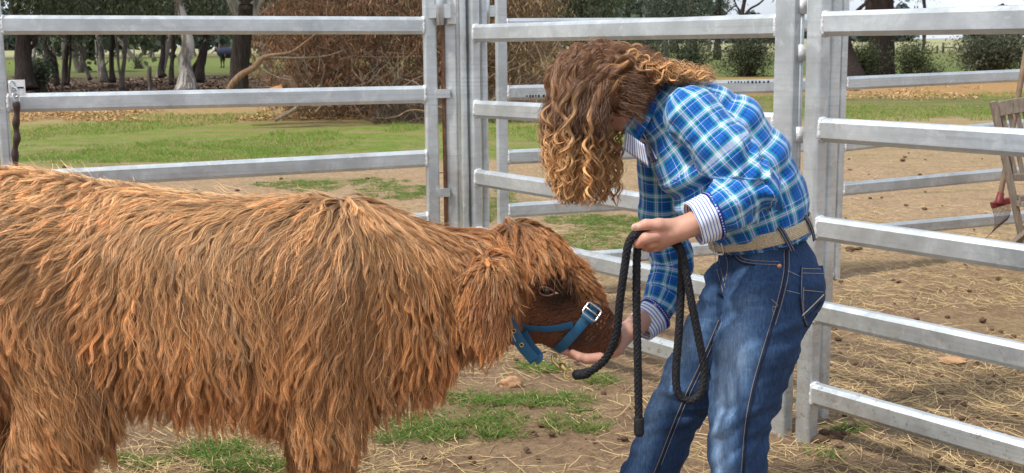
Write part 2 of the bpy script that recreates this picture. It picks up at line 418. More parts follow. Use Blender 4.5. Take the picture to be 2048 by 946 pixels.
spec = [(880, 850, 70, 30, 22, .03), (985, 835, 60, 34, 24, .034), (930, 800, 60, 16, 14, .03), (1150, 850, 60, 34, 22, .03), (820, 860, 90, 30, 50, .03), (1070, 800, 120, 14, 50, .03), (1200, 765, 25, 12, 14, .04),
        (440, 905, 80, 22, 40, .04), (500, 935, 90, 14, 30, .04), (620, 870, 60, 14, 12, .03), (260, 925, 60, 12, 12, .03), (1690, 855, 22, 6, 8, .025), (1000, 868, 40, 14, 14, .034), (1640, 905, 40, 14, 5, .02),
        (1210, 470, 110, 34, 260, .026), (1180, 440, 100, 10, 90, .03), (1090, 735, 45, 10, 22, .03),
        (800, 385, 90, 14, 130, .03), (620, 372, 70, 12, 90, .025), (760, 365, 60, 10, 60, .025), (950, 420, 40, 40, 140, .03), (1010, 400, 20, 30, 60, .03), (560, 368, 60, 5, 40, .02)]
pg, cg = tufts(spec)
go = curves_obj('grass_tufts', pg, np.linspace(.0018, .0004, 4)[None], grass_mat, cg); tag(go, 'short green grass tufts growing through the yard dirt', 'grass', kind='stuff')
# the paddock sward beyond the gate: coarse blades, only where the ground is green
N = 90000
v = rng.uniform(192, 322, N); u = rng.uniform(-60, 2110, N)
yy = 3600/(v-86+1e-6); xx = (u-1024)/2400*yy
dens = vnoise(np.stack([xx*.6, yy*.5, 0*xx], -1), 21)+.6*vnoise(np.stack([xx*2, yy*1.2, 0*xx], -1), 22)
left = u < 1250
okm = np.where(left, (v > 222) & (v < 318), (v > 196) & (v < 250)) & (dens > .10)
xx, yy, dens = xx[okm], yy[okm], dens[okm]; N = len(xx); sz = yy/20
hh = rng.uniform(.012, .035, N)*np.maximum(sz, 1)*(1+1.2*(fbm(np.stack([xx*3, yy*3, 0*xx], -1), 2, 25) > .25)); s = np.linspace(0, 1, 3)[None, :, None]
lean = np.concatenate([rng.normal(0, .6, (N, 2)), np.zeros((N, 1))], 1)*hh[:, None]
b0 = np.stack([xx, yy, np.full(N, -.005)], -1)
pos = b0[:, None] + s*np.stack([0*hh, 0*hh, hh], -1)[:, None] + s**2*lean[:, None]
tone = rng.uniform(.65, 1.2, (N, 1)); yel = rng.random((N, 1)) < .34
col = np.where(yel, np.array([[.38, .33, .12]]), np.array([[.18, .32, .04]]))*tone
sw = curves_obj('paddock_grass', pos, np.array([[.004, .003, .0012]])*np.maximum(sz, .6)[:, None], grass_mat, np.repeat(col[:, None], 3, 1)); tag(sw, 'bright green paddock grass in a band beyond the gate', 'grass', kind='stuff')
# dead leaves and bark chips: a band of tan litter under the fallen tree, dark litter under the gums
def litter_mass(name, label, n, boxes, cols, size):
    cs = []
    for (u0, u1, v0, v1, w) in boxes:
        k = int(n*w); v = rng.uniform(v0, v1, k); u = rng.uniform(u0, u1, k); y = 3600/(v-85.5); cs.append(np.stack([(u-1024)/2400*y, y], -1))
    c = np.concatenate(cs); n = len(c)
    keep = fbm(np.stack([c[:, 0]*.8, c[:, 1]*.35, 0*c[:, 0]], -1), 3, 31) > -.12; c = c[keep]; n = len(c)
    a = rng.uniform(0, 6.28, n); ln = rng.uniform(.5, 1.4, n)*size*.6; wd_ = ln*rng.uniform(.2, .5, n); tilt = rng.normal(0, .25, n)
    ux = np.stack([np.cos(a), np.sin(a), tilt], -1)*ln[:, None]; uy = np.stack([-np.sin(a), np.cos(a), rng.normal(0, .3, n)], -1)*wd_[:, None]
    o = np.stack([c[:, 0], c[:, 1], rng.uniform(.0, .05, n)+np.abs(ux[:, 2])], -1)
    V = np.stack([o-ux, o+uy, o+ux, o-uy], 1).reshape(-1, 3); F = np.arange(4*n).reshape(n, 4)
    ci = rng.integers(0, len(cols), n); cc = np.array(cols)[ci]*rng.uniform(.6, 1.25, (n, 1))
    o = mesh_obj(name, V, F, leaf_litter, None, False, attrs={'tint': np.repeat(cc, 4, 0)}); tag(o, label, 'leaf litter', kind='stuff')
leaf_litter = attr_mat('leaf_litter', .9, .1)
litter_mass('dead_leaf_litter', 'tan dead leaves strewn in front of the fallen brown tree', 36000, [(30, 1100, 203, 236, .8), (1640, 1960, 166, 208, .2)], [(.55, .34, .15), (.42, .25, .11), (.6, .42, .22), (.25, .14, .07)], .06)
litter_mass('bark_litter', 'dark brown bark and leaf litter under the gum trees', 30000, [(20, 520, 150, 188, .9), (1640, 1780, 172, 190, .1)], [(.12, .08, .055), (.07, .05, .04), (.22, .16, .12), (.16, .1, .07)], .13)
# dung and clods
t = NT('clod'); p = t.obj(); clod_m = t.fin(t.mix(t.noise(p, 30, 5), (.06, .04, .028), (.17, .105, .065)), .95, 0, t.bump(t.noise(p, 60, 5), .8, .02), .1)
V, F = [], MB()
for (u, v, s) in [(1250, 700, .0), (1805, 321, .03), (1700, 500, .03), (1720, 497, .02), (1025, 772, .0), (1650, 870, .03), (1670, 875, .04), (1640, 880, .03), (1690, 868, .02), (1840, 350, .02)] + [(rng.uniform(1640, 2040), rng.uniform(480, 940), rng.uniform(.006, .02)) for _ in range(120)] + [(rng.uniform(0, 1400), rng.uniform(640, 940), rng.uniform(.004, .014)) for _ in range(150)] + [(rng.uniform(40, 1000), rng.uniform(325, 420), rng.uniform(.01, .03)) for _ in range(40)] + [(rng.uniform(1640, 2040), rng.uniform(255, 470), rng.uniform(.008, .025)) for _ in range(34)]:
    if not s: continue
    q = Z(u, v); bm = bmesh.new(); bmesh.ops.create_icosphere(bm, subdivisions=2, radius=1)
    vv = np.array([list(w.co) for w in bm.verts]); ff = [[w.index for w in f.verts] for f in bm.faces]; bm.free()
    vv = vv*(1+.35*fbm(vv*1.6+rng.uniform(0, 50), 2)[:, None])*np.array([s, s, s*.55])*rng.uniform(.7, 1.3, 3) + np.array([q[0], q[1], s*.15]); F.add(vv, ff)
o = F.build('soil_clods', clod_m, None, True); tag(o, 'small dark clods of dirt and dung scattered on the yard', 'clods', kind='stuff')
V = F = None
for (u, v, w, hh, lab) in [(1022, 773, .045, .035, 'tan stone lying behind the chestnut calf under its halter'), (1645, 738, .05, .012, 'flat tan sandy mound beside the left post of the right panel'), (1905, 722, .07, .012, 'flat tan sandy mound seen between the lower rails of the right panel')]:
    q = Z(u, v); bm = bmesh.new(); bmesh.ops.create_icosphere(bm, subdivisions=4, radius=1)
    vv = np.array([list(k.co) for k in bm.verts]); ff = [[k.index for k in f.verts] for f in bm.faces]; bm.free()
    vv = vv*(1+.22*fbm(vv*2+u, 3)[:, None])*np.array([w, w*.7, hh]) + np.array([q[0], q[1], hh*.3])
    o = mesh_obj('stone' if hh > .02 else 'sand_mound', vv, ff, simple('tan_soil', (.42, .24, .13), .95, var=.2, scale=40, bump=.5)); tag(o, lab, 'stone' if hh > .02 else 'mound')
# ------------------------------------------------------------------ steel cattle panels
def galv(name, base=(.62, .66, .675), grime=.0):
    t = NT(name); p = t.pos()
    sp = t.vor(p, 34, 'F1', 'Color'); hs = t.n('SeparateColor'); t.L(sp, hs.inputs[0])
    big = t.noise(p, 3.5, 5, .65, .5); fine = t.noise(p, 60, 4, .7); st = t.noise(t.mapv(p, (1.2, 1.2, 60)), 1.4, 4, .6)
    c = t.mix(t.rangem(big, .32, .68), tuple(x*.76 for x in base), tuple(min(1, x*1.18) for x in base))
    c = t.mix(t.math('MULTIPLY', hs.outputs[0], .22), c, tuple(x*.72 for x in base))
    c = t.mix(t.math('MULTIPLY', t.rangem(st, .5, .7), .5), c, (.42, .45, .46)); sc1 = t.noise(t.mapv(p, (2, 2, 14)), 16, 4, .8, 1.5); c = t.mix(t.math('MULTIPLY', t.rangem(sc1, .66, .72), .7), c, (.26, .26, .25))
    wl_ = t.noise(p, 9, 5, .75, 1.2)
    c = t.mix(t.math('MULTIPLY', t.rangem(wl_, .55, .7), .6), c, (.85, .86, .86))
    drt = t.noise(p, 38, 6, .8, .3); sz_ = t.n('SeparateXYZ'); t.L(p, sz_.inputs[0])
    low = t.rangem(sz_.outputs[2], .75, .05, .05+grime, .8)
    c = t.mix(t.math('MULTIPLY', t.rangem(drt, .56, .64), low), c, (.2, .155, .11))
    r = t.rangem(t.noise(p, 14, 5, .7), .3, .7, .28, .52)
    return t.fin(c, r, .7, t.bump(t.math('ADD', fine, t.math('MULTIPLY', st, .4)), .12, .004), .5)
steel = galv('galvanised_steel'); weldm = simple('weld_zinc', (.72, .72, .72), .5, .3, .5, .2, 60, .8)
def rail_prof(h=.088, d=.05):
    a, b = d/2, h/2
    return [(-a, -b*.62), (-a*.55, -b*.96), (-a*.2, -b), (a*.2, -b), (a*.55, -b*.96), (a, -b*.62), (a, b*.62), (a*.55, b*.96), (a*.2, b), (-a*.2, b), (-a*.55, b*.96), (-a, b*.62)]
def sq_prof(w, d, r=.012):
    a, b = w/2, d/2; out = []
    for cx, cy, a0 in ((a-r, b-r, 0), (-a+r, b-r, 90), (-a+r, -b+r, 180), (a-r, -b+r, 270)):
        for k in (0, 30, 60, 90): q = math.radians(a0+k); out.append((cx+r*math.cos(q), cy+r*math.sin(q)))
    return out
def post(mb, x, y, z0, z1, w, d, rot):
    c, s = math.cos(rot), math.sin(rot)
    mb.prism((x, y, z0), (x, y, z1), sq_prof(w, d), up=(-s, c, 0))
def weld(mb, c, rail_h, rail_d, axis):
    """lumpy bead round a rail end"""
    ax = np.array(axis, float); up = np.array([0, 0, 1.]); sd = np.cross(ax, up); a = np.linspace(0, 2*np.pi, 40)
    k = np.abs(np.cos(a))**.5*np.sign(np.cos(a)), np.abs(np.sin(a))**.5*np.sign(np.sin(a))
    pts = np.array(c)[None] + (k[0]*(rail_d/2-.002))[:, None]*sd + (k[1]*(rail_h/2-.004))[:, None]*up + .003*vnoise(np.stack([a*9, a*0, a*0+c[0]*9], -1))[:, None]*ax
    mb.tube(pts, .007*(1+.35*vnoise(np.stack([a*7, a*0+c[2]*5, a*0], -1))), 6, False)
def panel(root, A, B, hA, hB, postA, postB, rail_h=.088, ztop=2.06, z0=0.0):
    """A, B ground points of the two stiles; hA, hB rail heights; postX = (w, d)"""
    A = np.array([A[0], A[1], 0.]); B = np.array([B[0], B[1], 0.]); t_ = B-A; t_ /= np.linalg.norm(t_); rot = math.atan2(t_[1], t_[0])
    for Q, pw in ((A, postA), (B, postB)):
        if pw is None: continue
        m = MB(); post(m, Q[0], Q[1], z0-.03, ztop, pw[0], pw[1], rot+(pw[2] if len(pw) > 2 else 0)); m.build('post', steel, root)
        mc = MB(); mc.box((-pw[0]/2-.004, -pw[1]/2-.004, ztop), (pw[0]/2+.004, pw[1]/2+.004, ztop+.006), Matrix.Translation(Vector((Q[0], Q[1], 0))) @ Matrix.Rotation(rot, 4, 'Z')); mc.build('post_cap', steel, root)
    for ha, hb in zip(hA, hB):
        a = A+t_*(postA[0]/2-.002 if postA else 0)+np.array([0, 0, ha]); b = B-t_*(postB[0]/2-.002 if postB else 0)+np.array([0, 0, hb])
        m = MB(); m.prism(a, b, rail_prof(rail_h)); r = m.build('rail', steel, root, False)
        for e_ in (a+t_*.004, b-t_*.004): m = MB(); weld(m, e_, rail_h, .05, t_); m.build('weld', weldm, r, True)
    return rot
def leg_feet(m, Q, rot): m.box((-.06, -.06, 0), (.06, .06, .012), Matrix.Translation(Vector((Q[0], Q[1], 0))) @ Matrix.Rotation(rot, 4, 'Z'))
HR = [.185, .5, .815, 1.175, 1.553, 1.93]
# right panel
R0, R1 = Z(1612, 877), None
q = Z(2048, 905, .185); q2 = Z(2048, 520, .81); d = (q+q2)/2-R0; R1 = R0 + d/np.linalg.norm(d[:2])*2.1
fr = empty('cattle_panel', (R0[0], R0[1], 0), 'galvanised steel yard panel that runs from behind the jeans towards the viewer', 'cattle panel', 'galvanised panels of the cattle yard')
panel(fr, R0, R1, HR, HR, (.068, .06), (.068, .06))
# middle panel, between the hinge cluster and the right panel
M0, M1 = P(952, 470, 6.15), Z(1557, 862)
fm = empty('cattle_panel', (M1[0], M1[1], 0), 'galvanised steel yard panel crossing behind the bent-over person and the black rope', 'cattle panel', 'galvanised panels of the cattle yard')
panel(fm, M0, M1, [.2, .515, .815, 1.165, 1.545, 1.93], [.19, .5, .81, 1.185, 1.55, 1.93], (.062, .05), (.095, .06))
# rear panels
N0, N1, N2 = P(1006, 430, 6.85), Z(1650, 556), P(2060, 430, 8.35)
dN = (N2-N1); dN[2] = 0
fn = empty('cattle_panel', (N0[0], N0[1], 0), 'rear galvanised panel seen past the curly hair, with small black marks on its second rail', 'cattle panel', 'galvanised panels of the cattle yard')
panel(fn, N0, N1, [.22, .54, .85, 1.215, 1.59, 1.95], [.25, .56, .85, 1.22, 1.59, 1.95], (.062, .05), (.06, .05), .084, 2.1)
fo = empty('cattle_panel', (N1[0], N1[1], 0), 'dark shaded rear panel running behind the slatted chair', 'cattle panel', 'galvanised panels of the cattle yard')
N1b = N1+dN/np.linalg.norm(dN)*.085
panel(fo, N1b, N1b+dN/np.linalg.norm(dN)*2.6, [.275, .56, .84, 1.225, 1.6, 1.95], [.245, .575, .93, 1.25, 1.6, 1.95], (.05, .05), (.06, .05), .084, 2.1)
m = MB(); m.tube([(N1[0], N1[1], 0), (N1[0], N1[1], .035), (N1[0], N1[1], .05)], [.055, .055, .03], 20); m.build('foot_plate', steel, fn, True)
# stencil-like smudges on the rear rail (worn ink, not legible)
inkm = simple('black_ink', (.02, .02, .022), .7)
tN = (N1-N0); tN[2] = 0; LN = np.linalg.norm(tN); tN /= LN; nN = np.array([tN[1], -tN[0], 0])
for (ua, ub, vv) in ((1052, 1088, 192), (1456, 1538, 164)):
    m = MB(); u = ua
    while u < ub:
        w = rng.uniform(2, 6); d = ray(u, vv); den = d @ nN; s = ((N0-CAM) @ nN + .0262)/den; q = CAM+d*s
        mt = Matrix(((tN[0], nN[0], 0, q[0]), (tN[1], nN[1], 0, q[1]), (0, 0, 1, q[2]), (0, 0, 0, 1)))
        m.box((0, 0, -rng.uniform(.003, .009)), (w/2400*7*.8, .0007, rng.uniform(.003, .009)), mt); u += w+rng.uniform(1, 5); m.build('ink_mark', inkm, fn); m = MB()

# gate
L0, L1 = P(12, 300, 5.55), P(866, 400, 6.2)
gt = empty('yard_gate', (L1[0], L1[1], 0), 'galvanised steel yard gate behind the calf, with a chain latch on its far left post', 'gate')
HL0, HL1 = [.25, .56, .885, 1.245, 1.6, 1.96], [.26, .585, .91, 1.24, 1.587, 1.95]
rotL = panel(gt, L0, L1, HL0, HL1, (.05, .05), (.066, .05), .088, 2.08, .1)
tL = L1-L0; tL[2] = 0; tL /= np.linalg.norm(tL); nL = np.array([tL[1], -tL[0], 0])
# hinge side: rusty drop rod, catch posts
rust = simple('rusty_steel', (.24, .12, .07), .85, .1, .3, .45, 25, .5)
q = P(889, 300, 6.22); m = MB(); m.tube([(q[0], q[1], .12), (q[0], q[1], 1.1), (q[0], q[1], 1.68)], .009, 10); rod = m.build('drop_rod', rust, gt, True)
for (u, v) in ((886, 187), (886, 385)):
    q = P(u, v, 6.2); m = MB(); m.box((-.04, -.012, -.022), (.035, .012, .022), Matrix.Translation(Vector(q)) @ Matrix.Rotation(rotL, 4, 'Z')); m.build('rod_bracket', steel, gt)
Q = P(909, 455, 6.25)
cp = empty('hinge_post', (Q[0], Q[1], 0), 'steel hinge post beside the rusty rod at the right end of the gate', 'post')
m = MB(); post(m, Q[0], Q[1], -.02, 2.2, .074, .06, -.25); m.build('post_tube', steel, cp)
m = MB(); m.tube([(Q[0], Q[1], 0), (Q[0], Q[1], .008)], .07, 4); m.build('foot_plate', steel, cp)
for (u, v, w) in ((880, 22, .055),):
    q = P(u, v, 6.17); m = MB(); m.box((-w, -.02, -.035), (w, .02, .035), Matrix.Translation(Vector(q))); m.build('hinge_lug', steel, cp)
    m = MB(); m.tube([q+np.array([0, -.012, -.07]), q+np.array([0, -.012, .13])], .021, 14); m.build('hinge_pin', steel, cp, True)
    q = P(903, 24, 6.19); m = MB(); m.box((-.022, -.006, -.06), (.022, .02, .07), Matrix.Translation(Vector(q))); m.build('hinge_plate', weldm, cp)
Q = P(1004, 455, 6.8)
for (u, v) in ((976, 22),):
    q = P(u, v, 6.6); m = MB(); m.box((-.04, -.02, -.03), (.04, .02, .03), Matrix.Translation(Vector(q))); lug = m.build('hinge_lug', steel, fn)
    m = MB(); m.tube([q+np.array([-.01, -.01, -.09]), q+np.array([-.01, -.01, .1])], .02, 14); m.build('hinge_pin', steel, lug, True)
# tall flat channel that doubles the left stile of the middle panel
q = P(942, 400, 6.1); tM = M1-M0; tM[2] = 0; tM /= np.linalg.norm(tM); rotM = math.atan2(tM[1], tM[0])
for (dx, dy, w, dd, z1) in ((-.052, .0, .032, .06, 2.12), (.052, .045, .034, .05, 2.05)):
    c = M0 + tM*0 + np.array([dx, dy, 0]); m = MB(); post(m, c[0], c[1], -.02, z1, w, dd, 0.1); m.build('stile', steel, fm)
# catch posts beside the right panel
c = R0 + np.array([.115, .26, 0]); m = MB(); post(m, c[0], c[1], -.02, 2.2, .06, .06, .75)
m.build('stile', steel, fr)
m = MB(); c = R0+np.array([.034, .1, 0]); post(m, c[0], c[1], .35, 2.0, .03, .03, .2); m.build('stile', steel, fr)
m = MB(); c = (R0+M1)/2+np.array([-.004, 0.02, 0]); m.tube([(c[0], c[1], .3), (c[0], c[1], 2.0)], .011, 10); m.build('joining_pin', steel, fr, True)
for zz in (.7, 1.15, 1.45, 1.62):
    m = MB(); m.tube([(c[0], c[1], zz-.03), (c[0], c[1], zz+.03)], .019, 12); m.build('pin_sleeve', weldm, fr, True)
# latch plate and chain on the gate's left post
q = P(33, 172, 5.53); pm = Matrix(((tL[0], nL[0], 0, q[0]), (tL[1], nL[1], 0, q[1]), (0, 0, 1, q[2]), (0, 0, 0, 1)))
m = MB(); m.box((-.035, -.003, -.045), (.037, .003, .028), pm); plate = m.build('latch_plate', simple('white_zinc', (.78, .78, .78), .45, .3, .5), gt)
m = MB(); m.box((-.028, .003, -.0115), (.03, .0045, -.004), pm); m.build('slot', simple('slot_dark', (.03, .03, .03), .8), plate)
def link_ring(mb, c, ax_long, ax_wide, L=.022, W=.013, r=.0045):
    a = np.linspace(0, 2*np.pi, 25)[:-1]; A_, B_ = np.array(ax_long, float), np.array(ax_wide, float)
    pts = np.array([np.array(c)+A_*(np.sign(math.cos(k))*(L-W)+W*math.cos(k))+B_*W*math.sin(k) for k in a]); pts = np.vstack([pts, pts[:1]])
    mb.tube(pts, r, 8, False)
chain = empty('latch_chain', tuple(P(32, 180, 5.5)), 'short steel chain with a brown rubber sleeve hanging from the latch plate', 'chain')
for k, (u, v) in enumerate(((26, 172), (30, 184), (32, 197))):
    q = P(u, v, 5.5); m = MB(); link_ring(m, q, (.25, 0, -.97), (1, 0, 0) if k % 2 else (.6, .8, 0)); m.build('chain_link', steel, chain, True)
pts = spline([P(32, 203, 5.49), P(34, 225, 5.49), P(32, 250, 5.49), P(34, 275, 5.49), P(30, 300, 5.49), P(31, 330, 5.49), P(30, 360, 5.49)], 60)
rr = .0145*(1+.18*np.sin(np.linspace(0, 30, 60)))
m = MB(); m.tube(pts, rr, 14); m.build('rubber_sleeve', simple('brown_rubber', (.045, .022, .016), .55, 0, .5, .4, 30, .3), chain, True)
# ------------------------------------------------------------------ trees and fallen timber
leafm = attr_mat('gum_leaf', .55, .35, .3)
def bark(name, dark, mid, pale, pf):
    t = NT(name); p = t.pos(); v = t.mapv(p, (3, 3, .55)); n = t.noise(v, 2.2, 6, .7, .8); f = t.noise(t.mapv(p, (14, 14, 1.6)), 2, 5, .75, .5)
    pp = t.noise(t.mapv(p, (2.2, 2.2, .8), loc=(5, 1, 2)), 1.3, 4, .6, 1.)
    c = t.mix(t.rangem(f, .35, .65), dark, mid); c = t.mix(t.rangem(pp, pf, pf+.06), c, t.mix(t.rangem(n, .3, .7), tuple(x*.7 for x in pale), pale))
    return t.fin(c, .9, 0, t.bump(t.math('ADD', f, n), .9, .05), .15)
b_dark = bark('dark_bark', (.022, .017, .015), (.075, .058, .05), (.2, .17, .15), .66)
b_grey = bark('grey_bark', (.06, .05, .043), (.18, .15, .13), (.36, .33, .3), .56)
b_pale = bark('pale_bark', (.1, .085, .07), (.3, .27, .24), (.58, .55, .5), .46)
b_dead = bark('dead_wood', (.16, .12, .09), (.40, .31, .23), (.52, .44, .36), .6)
b_tan = bark('bare_tan_wood', (.2, .115, .07), (.4, .25, .16), (.5, .35, .25), .6)
def trunk_geo(pts, y, n=14, lump=.12, seed=0, ddepth=0.):
    """pts: (u, v, width px) down the stem; y: distance; the stem goes on above the frame"""
    c = []; 
    for (u, v, w) in pts: q = P(u, v, y); c.append([*q, w/2400*y/2])
    c = np.array(c); L = spline(c, 40)
    L[:, 1] += ddepth*np.sin(np.linspace(0, 3, 40))
    V, F = tube_geo(L[:, :3], L[:, 3], n)
    r = np.repeat(L[:, 3], n); cc = np.repeat(L[:, :3], n, 0)
    nz = fbm(V*np.array([1.2, 1.2, .8])/max(.3, r.max())*.6+seed, 3, seed)
    V = cc+(V-cc)*(1+lump*2*nz[:, None]); return V, F
def leaf_geo(cent, per, spread, size, tints, droop=.8, wid=.3, r=None):
    r = r or rng; n = len(cent)*per
    c = np.repeat(cent, per, 0)+r.normal(0, 1, (n, 3))*np.asarray(spread)*.5
    d = r.normal(0, 1, (n, 3)); d[:, 2] = -np.abs(d[:, 2])*.5-droop; d /= np.linalg.norm(d, axis=1)[:, None]
    s = np.cross(d, r.normal(0, 1, (n, 3))); s /= np.linalg.norm(s, axis=1)[:, None]
    L = size*r.uniform(.6, 1.3, (n, 1)); W = L*wid*.5
    V = np.stack([c, c+d*L*.45+s*W, c+d*L, c+d*L*.45-s*W], 1).reshape(-1, 3); F = np.arange(4*n).reshape(n, 4)
    ci = np.repeat(r.integers(0, len(tints), len(cent)), per); cc = np.array(tints)[ci]*r.uniform(.65, 1.35, (n, 1)); cc = cc*np.repeat(r.uniform(.7, 1.25, (len(cent), 1)), per, 0)
    return V, F, np.repeat(cc, 4, 0)
def crown(name, root, centre, rad, nclump, per, size, tints, spread=(.7, .7, .6), droop=.9, zmin=None):
    u = rng.normal(0, 1, (nclump, 3)); u /= np.linalg.norm(u, axis=1)[:, None]; c = np.array(centre)+u*np.array(rad)*rng.uniform(.35, 1, (nclump, 1))
    if zmin: c[:, 2] = np.maximum(c[:, 2], zmin+rng.uniform(0, .5, nclump))
    V, F, T = leaf_geo(c, per, spread, size, tints, droop)
    return mesh_obj(name, V, F, leafm, root, False, attrs={'tint': T}), c
gumT = [(.055, .075, .032), (.08, .1, .05), (.04, .055, .025), (.1, .115, .065)]
greyT = [(.1, .12, .085), (.07, .09, .06), (.13, .145, .1)]
def tree(label, pts, y, mat, lump=.12, top=None, crownspec=None, extra=(), tints=None, group='gum trees at the edge of the paddock', trunk_name='trunk'):
    base = P(pts[-1][0], pts[-1][1], y); root = empty('gum_tree', (base[0], y, 0), label, 'tree', group)
    u0, v0, w0 = pts[0]; up = top or [(u0+rng.uniform(-20, 20), v0-90, w0*.85), (u0+rng.uniform(-60, 60), v0-230, w0*.5)]
    V, F = trunk_geo(up[::-1]+list(pts), y, 14, lump, int(pts[0][0]), .2)
    V[:, 2] = np.maximum(V[:, 2], -.3); mesh_obj(trunk_name, V, F, mat, root)
    for e in extra:
        V, F = trunk_geo(e, y+rng.uniform(-.3, .3), 9, lump*.6, int(e[0][0])); mesh_obj('branch', V, F, mat, root)
    if crownspec:
        (cu, cv, ru, rz, nc) = crownspec; c = P(cu, cv, y); k = y/2400
        # twigs that carry the leaf clumps
        o, cc = crown('crown', root, c, (ru*k, ru*k, rz*k), nc, 46, .17, tints or gumT)
        tp = P(up[-1][0], up[-1][1], y); pos = []
        for q in cc[::3]:
            s = np.linspace(0, 1, 6)[:, None]; m = tp*(1-s)+q*s; m[:, 2] += .5*np.sin(s[:, 0]*3.14)*rng.uniform(-.5, 1); pos.append(m)
        b = curves_obj('twigs', np.array(pos), np.linspace(.035, .008, 6)[None], twigm, np.array([[[.07, .055, .045]]]), root)
    return root
twigm = attr_mat('twig', .9, .1)
bvv = lambda v: 3600/(v-86.)
tree('broad dark gum trunk beside the left gate post, pale limb crossing it', [(40, 60, 28), (42, 110, 32), (48, 165, 42), (50, 178, 52)], 37, b_dark, crownspec=(60, -40, 120, 80, 90), extra=[[(70, -10, 11), (75, 20, 11), (66, 40, 10), (72, 78, 9), (60, 98, 8), (40, 112, 7)]])
tree('slim leaning trunk with pale strips, right of the broad dark trunk', [(48, 72, 7), (54, 100, 8), (58, 140, 9), (62, 176, 11)], 40, b_pale, crownspec=(95, -20, 90, 60, 60), extra=[[(50, 70, 4), (68, 100, 6), (62, 135, 7), (60, 160, 8)]])
tree('dark bent gum with a swollen bole hanging to its left', [(85, 60, 6), (88, 95, 9), (104, 118, 12), (110, 150, 11), (114, 171, 13)], 42, b_dark, extra=[[(92, 96, 10), (97, 110, 18), (98, 126, 19), (104, 134, 8)]], crownspec=(110, 5, 70, 60, 60))
tree('straight dark gum trunk with a thin crooked sapling beside it', [(134, 60, 9), (131, 100, 9), (128, 140, 10), (132, 170, 14)], 43, b_dark, extra=[[(138, 60, 4), (141, 110, 5), (138, 150, 5), (136, 168, 7)]], crownspec=(150, -20, 80, 60, 60))
tree('thin bare grey sapling leaning down to the left', [(152, 88, 4), (160, 108, 5), (170, 135, 6), (180, 160, 8)], 44, b_grey, crownspec=(150, 40, 40, 30, 18))
tree('pale grey gum trunk with a thin dark stem up its left side', [(192, 55, 12), (198, 85, 12), (203, 125, 12), (209, 164, 18)], 45, b_pale, extra=[[(191, 80, 3), (195, 125, 4), (199, 150, 5)], [(217, 121, 2), (212, 128, 2.5), (208, 132, 3)]], crownspec=(200, -30, 80, 70, 60))
tree('narrow black gum trunk right of the pale grey one', [(222, 60, 10), (221, 100, 9), (222, 140, 10), (226, 165, 14)], 45, b_dark, crownspec=(235, 30, 40, 40, 36))
tree('grey gum trunk with a white crooked stem running up its left', [(246, 60, 8), (247, 110, 8), (243, 150, 9), (243, 180, 13)], 38, b_grey, extra=[[(231, 70, 4), (235, 100, 5), (237, 130, 5), (242, 158, 6)]], crownspec=(255, -20, 80, 60, 60))
tree('dark gum with a flared foot standing behind the wooden fence post', [(323, 60, 9), (324, 110, 10), (321, 140, 11), (325, 154, 17)], 52, b_dark, crownspec=(320, 20, 60, 50, 50))
tree('reddish brown stump-like trunk close to the patchy white gum', [(343, 100, 8), (341, 135, 9), (343, 170, 12)], 42, b_dark, crownspec=(330, -10, 80, 60, 30), top=[(343, 60, 6), (346, 0, 4)])
tree('thick swollen gum trunk with a white patch on its bend', [(364, 40, 16), (374, 90, 21), (366, 125, 24), (370, 160, 34), (374, 186, 48)], 37, b_pale, .2, top=[(352, 0, 17), (340, -90, 14), (330, -200, 8)], crownspec=(330, -70, 140, 70, 60))
tree('twisted leaning gum with bark strips, right of the swollen trunk', [(412, 60, 12), (407, 95, 14), (400, 130, 16), (398, 165, 24)], 43, b_dark, .25, extra=[[(400, 115, 7), (388, 135, 8), (380, 160, 12)]], crownspec=(410, 25, 60, 40, 45))
tree('big dark gum hung with dead brown leaves, white limbs above', [(484, 60, 34), (478, 100, 32), (474, 140, 32), (472, 185, 42)], 22.4, b_dark, .2, top=[(490, 30, 32), (492, 10, 34)],
     extra=[[(440, -120, 12), (456, -40, 20), (468, 0, 26), (484, 40, 30)], [(540, -110, 12), (520, -20, 18), (508, 10, 24), (494, 45, 26)]], crownspec=(470, -160, 200, 60, 60))
for n_ in [o for o in C.objects if o.name.startswith('branch')][-2:]: n_.data.materials[0] = b_pale
tree('massive dark red-brown gum trunk between the two green bushes', [(1764, -20, 52), (1764, 30, 50), (1764, 85, 50), (1762, 130, 54), (1760, 158, 60)], 46, b_dark, .1, crownspec=(1790, -60, 170, 60, 60), tints=greyT)
tree('dark gum trunk leaning beside the galvanised post, wide at its foot', [(1665, 0, 22), (1682, 40, 26), (1690, 85, 28), (1697, 130, 38), (1704, 162, 50)], 44, b_dark, .12, top=[(1640, -60, 18), (1620, -150, 9)], extra=[[(1760, -20, 5), (1730, 8, 7), (1712, 25, 9), (1690, 60, 10)]], crownspec=(1650, -70, 120, 60, 50), tints=greyT)
tree('thin distant gum standing alone in the pale far paddock', [(1851, 20, 7), (1849, 66, 7), (1848, 90, 7), (1844, 108, 9)], 120, b_dark, crownspec=(1850, -30, 50, 30, 40), tints=greyT)
tree('grey gum among leaves above the middle panel, pale twin stem', [(1386, -30, 18), (1385, 0, 16), (1384, 50, 16), (1388, 120, 18)], 70, b_dark, extra=[[(1400, -40, 5), (1388, 0, 6), (1386, 30, 7), (1388, 90, 8)]], crownspec=(1400, -30, 70, 50, 50), tints=greyT)
tree('dark slanting gum stem seen just above the middle panel', [(1450, -40, 10), (1440, 10, 12), (1436, 60, 13), (1434, 120, 16)], 72, b_dark, crownspec=(1425, -10, 45, 40, 40), tints=greyT)
